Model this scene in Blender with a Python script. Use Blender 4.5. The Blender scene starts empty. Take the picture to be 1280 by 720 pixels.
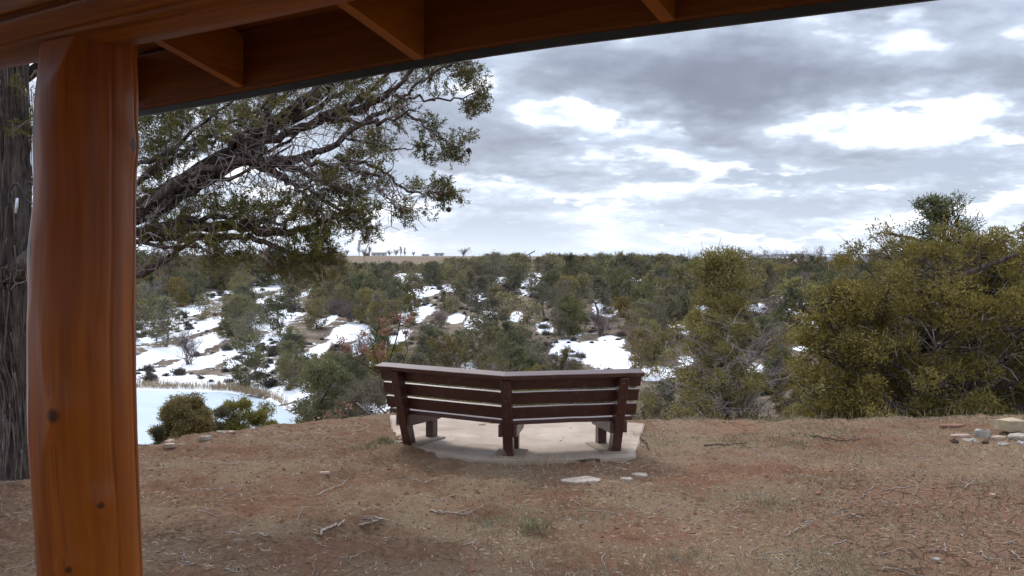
import bpy, math, random
import numpy as np
from mathutils import Vector, Matrix

R = math.radians
sc = bpy.context.scene
col = sc.collection
rng = np.random.default_rng(7)
random.seed(7)

# ------------------------------------------------------------------ camera
FPX = 1200.0                      # focal length in pixels of a 1280-wide frame
CAM = np.array([0.0, 0.0, 2.0])
PITCH = math.atan(40 / FPX)
cd = bpy.data.cameras.new('camera')
cam = bpy.data.objects.new('camera', cd)
col.objects.link(cam)
cam.location = CAM
cam.rotation_euler = (math.pi / 2 - PITCH, 0, 0)
cd.sensor_width = 36.0
cd.lens = 36.0 * FPX / 1280
cd.clip_start = 0.05
cd.clip_end = 40000
sc.camera = cam
sc.view_settings.view_transform = 'Standard'
sc.view_settings.look = 'None'
sc.view_settings.gamma = 1
sc.view_settings.exposure = 0.70
sc.view_settings.use_curve_mapping = False
sc.cycles.max_bounces = 4
sc.cycles.diffuse_bounces = 2
sc.cycles.volume_bounces = 0
sc.cycles.transmission_bounces = 2
sc.cycles.glossy_bounces = 2
sc.cycles.use_denoising = True

SUN_EL, SUN_AZ = R(48), R(-25)     # azimuth from +Y towards +X


# ------------------------------------------------------------------ node helper
class NT:
    def __init__(s, tree):
        s.t = tree
        s.t.nodes.clear()

    def n(s, typ, ins=None, **kw):
        nd = s.t.nodes.new(typ)
        for k, v in kw.items():
            setattr(nd, k, v)
        for k, v in (ins or {}).items():
            s.put(nd.inputs[k], v)
        return nd

    def put(s, sock, v):
        if isinstance(v, bpy.types.NodeSocket):
            s.t.links.new(v, sock)
        else:
            sock.default_value = v

    def m(s, op, a, b=0.0, c=None, clamp=False):
        nd = s.t.nodes.new('ShaderNodeMath')
        nd.operation = op
        nd.use_clamp = clamp
        s.put(nd.inputs[0], a)
        s.put(nd.inputs[1], b)
        if c is not None:
            s.put(nd.inputs[2], c)
        return nd.outputs[0]

    def mix(s, f, a, b, blend='MIX'):
        nd = s.t.nodes.new('ShaderNodeMix')
        nd.data_type = 'RGBA'
        nd.blend_type = blend
        s.put(nd.inputs[0], f)
        for sk, v in ((nd.inputs[6], a), (nd.inputs[7], b)):
            if isinstance(v, tuple) and len(v) == 3:
                v = (*v, 1)
            s.put(sk, v)
        return nd.outputs[2]

    def ramp(s, f, stops, interp='LINEAR'):
        nd = s.t.nodes.new('ShaderNodeValToRGB')
        nd.color_ramp.interpolation = interp
        el = nd.color_ramp.elements
        while len(el) < len(stops):
            el.new(0.5)
        for e, (p, c) in zip(el, stops):
            e.position = p
            e.color = (*c, 1) if isinstance(c, tuple) else (c, c, c, 1)
        s.put(nd.inputs[0], f)
        return nd.outputs[0]

    def noise(s, vec, scale, detail=4, rough=0.55, dist=0.0, dim='3D'):
        nd = s.t.nodes.new('ShaderNodeTexNoise')
        nd.noise_dimensions = dim
        s.put(nd.inputs['Vector'], vec)
        s.put(nd.inputs['Scale'], scale)
        s.put(nd.inputs['Detail'], detail)
        s.put(nd.inputs['Roughness'], rough)
        s.put(nd.inputs['Distortion'], dist)
        return nd.outputs['Fac']

    def mapping(s, vec, scale=(1, 1, 1), loc=(0, 0, 0), rot=(0, 0, 0)):
        nd = s.t.nodes.new('ShaderNodeMapping')
        s.put(nd.inputs['Vector'], vec)
        nd.inputs['Scale'].default_value = scale
        nd.inputs['Location'].default_value = loc
        nd.inputs['Rotation'].default_value = rot
        return nd.outputs[0]


# ------------------------------------------------------------------ world: broken overcast
def make_world():
    w = bpy.data.worlds.new('World')
    sc.world = w
    w.use_nodes = True
    t = NT(w.node_tree)
    sky = t.n('ShaderNodeTexSky', sky_type='NISHITA', sun_disc=False, sun_elevation=SUN_EL,
              sun_rotation=SUN_AZ, air_density=1.0, dust_density=1.0, ozone_density=1.5)
    g = t.n('ShaderNodeTexCoord').outputs['Generated']
    x, y, z = t.n('ShaderNodeSeparateXYZ', {0: g}).outputs
    zd = t.m('ADD', t.m('MAXIMUM', z, 0.0), 0.23)
    pl = t.n('ShaderNodeCombineXYZ', {0: t.m('DIVIDE', x, zd), 1: t.m('MULTIPLY', t.m('DIVIDE', y, zd), 1.0), 2: 0.0}).outputs[0]
    az = t.m('ARCTAN2', x, y)
    hd = t.m('SQRT', t.m('ADD', t.m('MULTIPLY', x, x), t.m('MULTIPLY', y, y)))
    el = t.m('ARCTAN2', z, hd)
    ws = t.n('ShaderNodeSeparateColor', {0: t.n('ShaderNodeTexNoise', {'Vector': t.mapping(g, (6, 6, 15)), 'Scale': 1.0, 'Detail': 5, 'Roughness': 0.55}).outputs['Color']}).outputs
    azr = t.m('ADD', az, t.m('MULTIPLY', t.m('SUBTRACT', ws[0], 0.5), 0.22))
    elr = t.m('ADD', el, t.m('MULTIPLY', t.m('SUBTRACT', ws[1], 0.5), 0.090))

    def masses(blobs):
        b = 0.0
        for px, py, rx, ry, wt in blobs:      # directions and half sizes of the cloud masses
            a0 = math.atan((px - 640) / FPX)
            e0 = math.atan((320 - py) / FPX * math.cos(a0))
            da = t.m('MULTIPLY', t.m('SUBTRACT', azr, a0), FPX / rx)
            de = t.m('MULTIPLY', t.m('SUBTRACT', elr, e0), FPX / ry)
            q = t.m('ADD', t.m('MULTIPLY', da, da), t.m('MULTIPLY', de, de))
            b = t.m('ADD', b, t.m('MULTIPLY', t.m('EXPONENT', t.m('MULTIPLY', q, -0.8)), wt))
        return b

    def billow(v, scale, rough, detail=7):
        """fractal noise folded into rounded lobes with creases between them"""
        n1 = t.noise(v, scale, detail, rough, 0.15)
        n2 = t.m('ABSOLUTE', t.m('SUBTRACT', t.noise(v, scale * 2.3, 5, .5, 0.1), 0.5))
        n3 = t.m('ABSOLUTE', t.m('SUBTRACT', t.noise(v, scale * 6.1, 4, .5, 0.1), 0.5))
        return t.m('SUBTRACT', t.m('ADD', n1, 0.075), t.m('ADD', t.m('MULTIPLY', n2, 0.62), t.m('MULTIPLY', n3, 0.34)))

    # high thin sheet behind everything
    base = t.ramp(t.noise(t.mapping(pl, (1, 1.4, 1), (3, 8, 1)), 0.9, 6, .55, .3), [(.34, (0.45, 0.53, 0.67)), (.50, (0.63, 0.69, 0.80)), (.64, (0.95, 0.97, 1.02))])
    bright = masses([(780, 148, 75, 42, .9), (690, 135, 40, 18, .4), (1165, 165, 80, 44, .8), (1235, 160, 60, 22, .5), (450, 280, 150, 46, .6), (560, 205, 60, 14, .4),
                     (620, 262, 120, 9, .4), (760, 236, 130, 10, .5), (1000, 240, 180, 9, .45), (1000, 160, 60, 14, .3)])
    base = t.mix(t.m('MINIMUM', t.m('MULTIPLY', bright, 0.75), 0.9), base, (1.10, 1.11, 1.14))
    # far row of middling clouds
    m1 = masses([(720, 190, 110, 20, .16), (630, 205, 80, 14, .10), (560, 120, 70, 40, .06), (1040, 200, 150, 20, .17), (1210, 212, 110, 16, .12), (560, 245, 110, 10, .12),
                 (880, 213, 90, 9, .10), (700, 258, 110, 7, .10), (900, 262, 130, 6, .10), (1150, 262, 130, 7, .12), (800, 285, 260, 6, .05),
                 (780, 148, 70, 30, -.2), (1165, 160, 60, 32, -.16), (1000, 238, 170, 7, -.14), (740, 232, 130, 8, -.14), (600, 222, 80, 8, -.12), (450, 290, 130, 30, -.10)])
    f1 = billow(t.mapping(pl, (1, 1, 1), (11, 3, 2)), 2.6, .50)
    d1 = t.m('ADD', f1, m1)
    # lit upper rims and shaded undersides: how the density changes a little higher up the sky
    r1 = t.m('MULTIPLY', t.m('SUBTRACT', billow(t.mapping(pl, (.955, .955, 1), (11, 3, 2)), 2.6, .46, 4), f1), 0.9)
    c1 = t.ramp(t.m('ADD', t.m('SUBTRACT', d1, .32), r1), [(.0, (0.84, 0.87, 0.94)), (.035, (0.70, 0.75, 0.85)), (.08, (0.55, 0.61, 0.72)), (.17, (0.41, 0.465, 0.57)), (.30, (0.30, 0.345, 0.435))])
    k1 = t.ramp(d1, [(.335, 0.0), (.42, 1.0)], 'EASE')
    colr = t.mix(k1, base, c1)
    # near dark-bellied masses overhead
    m2 = masses([(900, 118, 165, 52, .30), (700, 90, 160, 36, .17), (1020, 80, 150, 36, .14), (1120, 75, 50, 16, -.07), (640, 70, 60, 18, -.08), (1130, 20, 120, 24, .08), (1255, 95, 70, 30, .18), (900, 15, 200, 30, .07), (600, 60, 120, 40, .06),
                 (775, 150, 75, 32, -.32), (700, 150, 60, 16, -.20), (600, 95, 40, 20, -.10), (1165, 162, 64, 32, -.26), (1040, 165, 90, 12, -.2), (640, 290, 900, 62, -.20)])
    f2 = billow(t.mapping(pl, (1, 1, 1), (2.3, 5.7, 0)), 1.5, .50)
    d2 = t.m('ADD', f2, m2)
    r2 = t.m('MULTIPLY', t.m('SUBTRACT', billow(t.mapping(pl, (.95, .95, 1), (2.3, 5.7, 0)), 1.5, .46, 4), f2), 1.0)
    c2 = t.ramp(t.m('ADD', t.m('SUBTRACT', d2, .39), r2), [(.0, (0.92, 0.94, 0.99)), (.04, (0.62, 0.67, 0.77)), (.10, (0.385, 0.43, 0.52)), (.22, (0.265, 0.295, 0.365)), (.40, (0.175, 0.19, 0.245)), (.6, (.145, .158, .20))])
    k2 = t.ramp(d2, [(.39, 0.0), (.50, 1.0)], 'EASE')
    colr = t.mix(k2, colr, c2)
    # pale veil low down
    veil = t.m('MULTIPLY', t.m('EXPONENT', t.m('MULTIPLY', t.m('MAXIMUM', el, 0.0), -34.0)), 0.75)
    colr = t.mix(veil, colr, (0.66, 0.74, 0.85))
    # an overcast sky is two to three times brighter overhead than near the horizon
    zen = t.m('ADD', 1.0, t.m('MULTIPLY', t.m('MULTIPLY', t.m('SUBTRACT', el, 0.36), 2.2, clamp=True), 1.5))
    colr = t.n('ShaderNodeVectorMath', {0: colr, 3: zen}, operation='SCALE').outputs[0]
    b1 = t.n('ShaderNodeBackground', {'Color': sky.outputs[0], 'Strength': 0.12})
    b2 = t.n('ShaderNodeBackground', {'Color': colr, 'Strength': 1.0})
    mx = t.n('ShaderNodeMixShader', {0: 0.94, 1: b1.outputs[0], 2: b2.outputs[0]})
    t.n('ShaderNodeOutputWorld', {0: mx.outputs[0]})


make_world()
sl = bpy.data.lights.new('sun', 'SUN')
sl.energy = 1.5
sl.angle = R(14)
sl.color = (1.0, 0.93, 0.83)
so = bpy.data.objects.new('sun', sl)
col.objects.link(so)
sd = Vector((math.sin(SUN_AZ) * math.cos(SUN_EL), math.cos(SUN_AZ) * math.cos(SUN_EL), math.sin(SUN_EL)))
so.rotation_euler = sd.to_track_quat('Z', 'Y').to_euler()


# ------------------------------------------------------------------ object helpers
def tag(o, label=None, cat=None, group=None, kind=None):
    if label: o['label'] = label
    if cat: o['category'] = cat
    if group: o['group'] = group
    if kind: o['kind'] = kind
    return o


def empty(name, loc=(0, 0, 0), rot=(0, 0, 0)):
    o = bpy.data.objects.new(name, None)
    o.empty_display_size = 0.2
    o.location = loc
    o.rotation_euler = rot
    col.objects.link(o)
    return o


def mesh_data(name, V, F, mats, midx=None, smooth=False):
    """V (n,3); F list of int arrays (k,3) or (k,4)."""
    me = bpy.data.meshes.new(name)
    V = np.asarray(V, np.float32)
    F = [np.asarray(f, np.int32) for f in F if len(f)]
    loops = np.concatenate([f.ravel() for f in F])
    sizes = np.concatenate([np.full(len(f), f.shape[1], np.int32) for f in F])
    starts = np.concatenate([[0], np.cumsum(sizes)[:-1]]).astype(np.int32)
    me.vertices.add(len(V)); me.vertices.foreach_set('co', V.ravel())
    me.loops.add(len(loops)); me.loops.foreach_set('vertex_index', loops)
    me.polygons.add(len(sizes)); me.polygons.foreach_set('loop_start', starts)
    me.polygons.foreach_set('loop_total', sizes)
    for m in (mats if isinstance(mats, (list, tuple)) else [mats]):
        me.materials.append(m)
    if midx is not None:
        me.polygons.foreach_set('material_index', np.asarray(midx, np.int32))
    me.polygons.foreach_set('use_smooth', np.full(len(sizes), smooth, bool))
    me.update(calc_edges=True)
    me.validate()
    return me


def mk(name, V, F, mats, parent=None, smooth=False, midx=None):
    o = bpy.data.objects.new(name, mesh_data(name, V, F, mats, midx, smooth))
    col.objects.link(o)
    if parent is not None:
        o.parent = parent
    return o


class Geo:
    def __init__(s):
        s.V, s.Q, s.T, s.n = [], [], [], 0

    def add(s, V, quads=None, tris=None):
        V = np.asarray(V, float).reshape(-1, 3)
        if quads is not None and len(quads): s.Q.append(np.asarray(quads, np.int64) + s.n)
        if tris is not None and len(tris): s.T.append(np.asarray(tris, np.int64) + s.n)
        s.V.append(V); s.n += len(V)

    def build(s, name, mat, parent=None, smooth=False):
        return mk(name, *s.arr(), mat, parent, smooth)

    def arr(s):
        F = []
        if s.Q: F.append(np.concatenate(s.Q))
        if s.T: F.append(np.concatenate(s.T))
        return np.concatenate(s.V), F

    def tube(s, pts, rad, sides=6, cap=True, rough=0.0):
        P = np.asarray(pts, float); n = len(P)
        rad = np.broadcast_to(np.asarray(rad, float), (n,))
        T = np.gradient(P, axis=0)
        T /= np.linalg.norm(T, axis=1)[:, None] + 1e-9
        ref = np.array([0, 0, 1.0]) if abs(T[0][2]) < .9 else np.array([1.0, 0, 0])
        A = np.zeros_like(P); a = np.cross(T[0], ref)
        for i in range(n):
            a = a - T[i] * a.dot(T[i]); a /= np.linalg.norm(a) + 1e-9; A[i] = a
        B = np.cross(T, A)
        th = np.arange(sides) * 2 * math.pi / sides
        rr = rad[:, None] * (1 + (rng.normal(0, rough, (n, sides)) if rough else 0))
        V = P[:, None] + rr[..., None] * (np.cos(th)[None, :, None] * A[:, None] + np.sin(th)[None, :, None] * B[:, None])
        i = np.arange(n - 1)[:, None] * sides; j = np.arange(sides)[None]; j2 = (j + 1) % sides
        q = np.stack([i + j, i + j2, i + sides + j2, i + sides + j], -1).reshape(-1, 4)
        V = V.reshape(-1, 3)
        t = []
        if cap:
            V = np.concatenate([V, P[:1], P[-1:]])
            k = n * sides
            jj = np.arange(sides)
            t = np.concatenate([np.stack([(jj + 1) % sides, jj, np.full(sides, k)], -1),
                                np.stack([(n - 1) * sides + jj, (n - 1) * sides + (jj + 1) % sides, np.full(sides, k + 1)], -1)])
        s.add(V, q, t)

    def box(s, c, size, M=None):
        """box with slightly chamfered long edges; c centre, size full sizes, M 3x3 frame (columns are axes)"""
        hx, hy, hz = np.asarray(size, float) / 2
        b = min(hx, hy, hz) * 0.22
        b = min(b, 0.006)
        V = []
        for sx in (-1, 1):
            for sy in (-1, 1):
                for sz in (-1, 1):
                    V += [(sx * (hx - b), sy * (hy - b), sz * hz), (sx * (hx - b), sy * hy, sz * (hz - b)), (sx * hx, sy * (hy - b), sz * (hz - b))]
        V = np.array(V)
        idx = lambda sx, sy, sz, k: ((sx * 2 + sy) * 2 + sz) * 3 + k
        q, t = [], []
        cyc = [(0, 0), (1, 0), (1, 1), (0, 1)]
        for v in (0, 1):
            q.append([idx(a, b_, v, 0) for a, b_ in cyc][::(1 if v else -1)])
            q.append([idx(a, v, b_, 1) for a, b_ in cyc][::(-1 if v else 1)])
            q.append([idx(v, a, b_, 2) for a, b_ in cyc][::(1 if v else -1)])
        for a in (0, 1):
            for b_ in (0, 1):
                q.append([idx(0, a, b_, 0), idx(1, a, b_, 0), idx(1, a, b_, 1), idx(0, a, b_, 1)])
                q.append([idx(a, 0, b_, 0), idx(a, 1, b_, 0), idx(a, 1, b_, 2), idx(a, 0, b_, 2)])
                q.append([idx(a, b_, 0, 1), idx(a, b_, 1, 1), idx(a, b_, 1, 2), idx(a, b_, 0, 2)])
                for c_ in (0, 1):
                    t.append([idx(a, b_, c_, 0), idx(a, b_, c_, 1), idx(a, b_, c_, 2)])
        if M is not None:
            V = V @ np.asarray(M).T
        s.add(V + np.asarray(c), q, t)


def fix_normals(o):
    import bmesh
    bm = bmesh.new(); bm.from_mesh(o.data)
    bmesh.ops.recalc_face_normals(bm, faces=bm.faces)
    bm.to_mesh(o.data); bm.free()
    return o


# ---- numpy value noise
def vnoise(x, y, seed=0):
    xi = np.floor(x).astype(np.int64); yi = np.floor(y).astype(np.int64)
    fx = x - xi; fy = y - yi
    fx = fx * fx * (3 - 2 * fx); fy = fy * fy * (3 - 2 * fy)

    def h(a, b):
        n = (a * 374761393 + b * 668265263 + seed * 982451653) & 0xffffffff
        n = ((n ^ (n >> 13)) * 1274126177) & 0xffffffff
        return ((n ^ (n >> 16)) & 0xffff) / 65535.0
    return (h(xi, yi) * (1 - fx) + h(xi + 1, yi) * fx) * (1 - fy) + (h(xi, yi + 1) * (1 - fx) + h(xi + 1, yi + 1) * fx) * fy


def fbm(x, y, sc_, oct_=4, seed=0):
    x = np.asarray(x, float) / sc_; y = np.asarray(y, float) / sc_
    r = 0; a = 0.5; tot = 0
    for k in range(oct_):
        r = r + a * (vnoise(x + 13.7 * k, y - 7.1 * k, seed + k) - 0.5); tot += a
        a *= 0.5; x = x * 2.03; y = y * 2.03
    return r / tot


def sstep(a, b, x):
    t = np.clip((x - a) / (b - a), 0, 1)
    return t * t * (3 - 2 * t)


# ------------------------------------------------------------------ rays of the photograph
cp, sp_ = math.cos(PITCH), math.sin(PITCH)


def at(px, py, Y):
    """world point at depth Y along the photograph's ray through px, py"""
    u = (px - 640) / FPX; v = (360 - py) / FPX
    d = np.array([u, cp + v * sp_, -sp_ + v * cp])
    return CAM + d * (Y / d[1])


def proj(p):
    q = np.asarray(p, float) - CAM
    f = q[..., 1] * cp - q[..., 2] * sp_
    up = q[..., 1] * sp_ + q[..., 2] * cp
    return 640 + FPX * q[..., 0] / f, 360 - FPX * up / f


# ------------------------------------------------------------------ terrain
POND_Z = -10.0
POND = np.array([(-190, 96), (-90, 92), (-60, 89), (-33.5, 86), (-25, 84.5), (-20, 79.5), (-15.8, 71.5), (-14.5, 64), (-17, 55), (-26, 45), (-50, 37), (-90, 33), (-190, 34)], float)


def pond_sd(x, y):
    """signed distance to the pond outline, negative inside"""
    x = np.asarray(x, float); y = np.asarray(y, float)
    best = np.full(np.broadcast(x, y).shape, 1e9); ins = np.zeros(best.shape, bool)
    n = len(POND)
    for i in range(n):
        ax, ay = POND[i]; bx, by = POND[(i + 1) % n]
        t = np.clip(((x - ax) * (bx - ax) + (y - ay) * (by - ay)) / ((bx - ax) ** 2 + (by - ay) ** 2), 0, 1)
        best = np.minimum(best, np.hypot(x - ax - t * (bx - ax), y - ay - t * (by - ay)))
        c = ((ay > y) != (by > y)) & (x < (bx - ax) * (y - ay) / (by - ay + 1e-12) + ax)
        ins ^= c
    return np.where(ins, -best, best)


def height(x, y, fine=True):
    x = np.asarray(x, float); y = np.asarray(y, float)
    ye = np.interp(x, [-14, -8, -4, -3, -1.7, 0.5, 2, 6, 14], [6.5, 8.4, 9.5, 10.4, 11.5, 11.6, 11.2, 11.2, 11.6])
    ye = ye + 0.5 * fbm(x, y * 0, 3.1, 3, 5)
    u = np.maximum(y - ye, 0)
    mound = -0.36 * (np.sqrt(u * u + 3.6) - math.sqrt(3.6))
    back = 0.30 * sstep(6.0, 1.5, y)
    mound = mound + back + 0.035 * fbm(x, y, 1.6, 3, 11) + 0.05 * fbm(x, y, 5, 2, 12)
    # dry side of the gully (right) stays higher
    floor_ = np.interp(x / np.maximum(y, 10), [-0.25, -0.05, 0.18, 0.4], [-9.5, -9.6, -8.8, -6.5]) + 0.7 * fbm(x, y, 14, 4, 21)
    # far hillside
    foot = np.interp(x, [-120, -60, -33, -20, 0, 20, 60], [96, 93, 90, 86, 84, 84, 70])
    t = np.clip((y - foot) / 118.0, 0, 1)
    rise = (7.6 + np.interp(x / np.maximum(y, 10), [0, .4], [0, -2.4])) * (t * (1.55 - 0.55 * t))
    hill = floor_ + rise + sstep(0, .3, t) * 1.6 * fbm(x, y, 34, 4, 31) * (1 - sstep(.9, 1, t) * .5)
    r = x / np.maximum(y, 50)
    plate = np.interp(r, [-.5, -.2, -.05, 0.05, .14, .3, .5], [2.6, 2.1, 1.5, 0.9, 0.0, -2.0, -4.0])
    s = sstep(225, 420, y)
    hill = hill * (1 - s) + s * (plate + 0.25 * fbm(x, y, 120, 3, 41))
    far = sstep(500, 2600, y)
    hill = hill + far * np.interp(r, [-.5, -.2, 0.05, .2, .5], [2.2, 1.0, -1.5, -38, -40])
    # smooth union of mound and valley
    k = 1.6
    m = np.maximum(mound, hill); dlt = np.abs(mound - hill)
    z = m + np.where(dlt < k, (k - dlt) ** 2 / (4 * k), 0) * sstep(16, 26, y)
    z = np.where(y < 14, mound, z)
    sd = pond_sd(x, y)
    shore = POND_Z + np.clip(sd * 0.22, -1.0, 3.0) + 0.05
    wgt = sstep(9, 0, sd)
    z = np.where(sd < 9, z * (1 - wgt) + shore * wgt, z)
    if fine:
        w = sstep(22, 12, y)
        z = z + w * (0.085 * fbm(x, y, 0.26, 3, 51) * (.35 + 1.6 * vnoise(x / 1.3, y / 1.3, 58)) + 0.15 * np.minimum(fbm(x, y * 1.6, 0.55, 3, 52) + .10, 0))
        z = z + sstep(14, 40, y) * 0.35 * fbm(x, y, 3.5, 3, 53) * sstep(1, 6, np.abs(sd)) * sstep(400, 200, y)
    # level pad under the pavilion and under the bench slab
    pv = sstep(2.6, 3.1, np.hypot(x, y)) * 0 + 1
    return z * pv


def hit(px, py, y0=3.0, y1=700.0):
    """first point of the ground along the photograph's ray"""
    Y = np.exp(np.linspace(math.log(y0), math.log(y1), 2600))
    u = (px - 640) / FPX; v = (360 - py) / FPX
    d = np.array([u, cp + v * sp_, -sp_ + v * cp])
    P = CAM + d[None] * (Y / d[1])[:, None]
    h = height(P[:, 0], P[:, 1])
    k = np.argmax(h > P[:, 2])
    if not (h > P[:, 2]).any(): k = len(Y) - 1
    return np.array([P[k, 0], P[k, 1], h[k]])


SNOW_PX = [(215, 478, 62, 10), (290, 486, 46, 8), (180, 470, 20, 10), (218, 393, 22, 10), (200, 416, 27, 13), (253, 408, 16, 11), (249, 432, 19, 15), (187, 447, 16, 15),
           (245, 455, 26, 8), (342, 346, 15, 9), (338, 358, 17, 9), (334, 375, 11, 8), (342, 397, 26, 11), (327, 432, 13, 20), (334, 461, 11, 8),
           (272, 369, 17, 5), (381, 367, 6, 8), (408, 400, 9, 6), (439, 414, 20, 12), (451, 432, 11, 12), (358, 496, 22, 8), (470, 507, 16, 6),
           (511, 347, 17, 6), (531, 364, 15, 6), (522, 390, 16, 10), (511, 398, 9, 6), (625, 349, 9, 4), (668, 343, 9, 7), (664, 350, 9, 7), (658, 360, 7, 6),
           (612, 391, 7, 4), (646, 397, 7, 6), (570, 398, 9, 6), (592, 402, 9, 8), (587, 457, 9, 6), (751, 362, 5, 6), (757, 388, 13, 8),
           (681, 408, 9, 6), (708, 437, 16, 12), (699, 449, 8, 6), (742, 435, 14, 8), (764, 426, 14, 6), (758, 444, 26, 14), (778, 460, 24, 7), (809, 468, 10, 8),
           (798, 350, 7, 2.5), (998, 376, 11, 9), (989, 390, 7, 6), (951, 386, 15, 6), (878, 386, 7, 5), (828, 464, 14, 6), (857, 450, 8, 4), (942, 461, 10, 6), (1003, 435, 9, 3),
           (1024, 405, 6, 3), (500, 420, 10, 8), (560, 360, 12, 4), (600, 372, 8, 4), (290, 440, 14, 10), (395, 440, 10, 10), (850, 410, 9, 6)]
SNOW = []
for px, py, rx, ry in SNOW_PX:
    c = hit(px, py, 30, 400)
    a = hit(px, py + ry, 30, 400); b = hit(px, py - ry, 30, 400)
    sy = np.clip((b[1] - a[1]) / 2, 1.5, 16)
    SNOW.append((c[0], c[1], rx * c[1] / FPX, sy, px, py, rx, ry))


def snow_mask(x, y):
    m = np.zeros(np.broadcast(x, y).shape)
    for cx, cy, rx, ry, *_ in SNOW:
        k = (np.abs(x - cx) < 2 * rx) & (np.abs(y - cy) < 2 * ry)
        if k.any():
            q = np.sqrt(((x[k] - cx) / rx) ** 2 + ((y[k] - cy) / ry) ** 2)
            m[k] = np.maximum(m[k], np.clip(1.76 - q, 0, 1))
    return m


MATS = {}


def ground_material():
    m = bpy.data.materials.new('ground'); m.use_nodes = True
    t = NT(m.node_tree)
    g = t.n('ShaderNodeNewGeometry').outputs['Position']
    at_ = t.n('ShaderNodeAttribute', attribute_name='zone').outputs['Color']
    zs = t.n('ShaderNodeSeparateColor', {0: at_}).outputs
    snow_a, field_a, near_a = zs[0], zs[1], zs[2]
    n1 = t.noise(g, 0.55, 5, 0.6)
    n2 = t.noise(g, 3.2, 6, 0.65)
    n3 = t.noise(t.mapping(g, (1, 1, 1), (4, 9, 2)), 24, 5, 0.7)
    n4 = t.noise(t.mapping(g, (1, 2.2, 1), (1, 3, 2), (0, 0, .5)), 95, 3, 0.7)
    red = t.mix(t.ramp(n2, [(.3, 0.0), (.7, 1.0)]), (0.165, 0.074, 0.040), (0.34, 0.168, 0.094))
    duff = t.mix(t.ramp(n3, [(.35, 0.0), (.68, 1.0)]), (0.095, 0.054, 0.031), (0.33, 0.20, 0.120))
    straw = t.mix(t.ramp(n4, [(.3, 0.0), (.7, 1.0)]), (0.16, 0.112, 0.066), (0.47, 0.355, 0.225))
    spx = t.n('ShaderNodeSeparateXYZ', {0: g})
    rightw = t.m('MULTIPLY', t.m('ADD', spx.outputs[0], 3.0), 0.11, clamp=True)
    # how much needle litter covers the red earth: patches, more on the left
    f = t.m('ADD', t.m('MULTIPLY', n1, 1.1), t.m('MULTIPLY', n2, 0.8))
    f = t.m('SUBTRACT', f, t.m('MULTIPLY', rightw, 0.30))
    near = t.mix(t.ramp(f, [(.66, 0.0), (1.0, 1.0)]), red, duff)
    f2 = t.m('ADD', t.m('MULTIPLY', t.noise(t.mapping(g, (1, 1, 1), (11, 5, 0)), 0.9, 5, 0.65), 1.0), t.m('MULTIPLY', rightw, 0.12))
    near = t.mix(t.m('MULTIPLY', t.ramp(f2, [(.47, 0.0), (.62, 1.0)]), t.ramp(n4, [(.35, 0.15), (.6, 0.85)])), near, straw)
    near = t.mix(t.m('MULTIPLY', t.ramp(n4, [(.56, 0.0), (.66, 1.0)]), 0.55), near, (0.32, 0.26, 0.19))
    near = t.mix(t.m('MULTIPLY', t.ramp(n4, [(.30, 1.0), (.42, 0.0)]), 0.65), near, (0.05, 0.032, 0.022))
    # cracked red clay, lower right
    clay_a = t.m('SUBTRACT', 1.0, t.m('MULTIPLY', t.n('ShaderNodeVectorMath', {0: t.mapping(g, (.62, .62, 0)), 1: (3.9 * .62, 7.0 * .62, 0)}, operation='DISTANCE').outputs['Value'], 0.62), clamp=True)
    clay_w = t.ramp(t.m('ADD', clay_a, t.m('MULTIPLY', t.m('SUBTRACT', n2, 0.5), 1.2)), [(.28, 0.0), (.45, 1.0)])
    vor = t.n('ShaderNodeTexVoronoi', {'Vector': t.mapping(g, (1, 1, 0)), 'Scale': 9.5, 'Randomness': 1.0}, feature='DISTANCE_TO_EDGE').outputs['Distance']
    vw = t.m('ADD', vor, t.m('MULTIPLY', t.m('SUBTRACT', n3, .5), .30))
    crack = t.ramp(vw, [(.0, 1.0), (.045, 0.0)])
    clay = t.mix(t.m('MULTIPLY', crack, t.ramp(n2, [(.35, .15), (.55, 1.0)])), t.mix(n3, (0.24, 0.125, 0.078), (0.33, 0.185, 0.12)), (0.07, 0.04, 0.03))
    near = t.mix(t.m('MULTIPLY', clay_w, t.ramp(n1, [(.4, 0.9), (.6, 0.45)])), near, clay)
    # hillside earth under the trees
    slope = t.mix(t.ramp(t.noise(g, 0.5, 6, 0.65), [(.4, 0.0), (.62, 1.0)]), (0.085, 0.066, 0.048), (0.20, 0.155, 0.115))
    field = t.mix(t.noise(t.mapping(g, (.02, .1, .1)), 1.0, 4, 0.6), (0.13, 0.095, 0.065), (0.20, 0.15, 0.105))
    base = t.mix(near_a, slope, near)
    base = t.mix(field_a, base, field)
    sn = t.m('ADD', snow_a, t.m('MULTIPLY', t.m('SUBTRACT', t.m('ADD', t.m('MULTIPLY', t.noise(g, 0.33, 8, 0.75), 0.6), t.m('MULTIPLY', t.noise(g, 1.6, 6, 0.7), 0.4)), 0.5), 2.3))
    snow_w = t.m('MULTIPLY', t.ramp(sn, [(.50, 0.0), (.54, 1.0)]), t.ramp(snow_a, [(.03, 0.0), (.12, 1.0)]))
    base = t.mix(snow_w, base, (0.84, 0.86, 0.90))
    hgt = t.m('ADD', t.m('MULTIPLY', n3, 0.5), t.m('MULTIPLY', n4, 0.5))
    hgt = t.m('SUBTRACT', hgt, t.m('MULTIPLY', t.m('MULTIPLY', crack, clay_w), 0.8))
    hgt = t.m('ADD', hgt, t.m('MULTIPLY', snow_w, 0.8))
    bmp = t.n('ShaderNodeBump', {'Height': hgt, 'Strength': 1.0, 'Distance': 0.05})
    p = t.n('ShaderNodeBsdfPrincipled', {'Base Color': base, 'Roughness': 0.95, 'Normal': bmp.outputs[0]})
    p.inputs['Specular IOR Level'].default_value = 0.15
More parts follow.
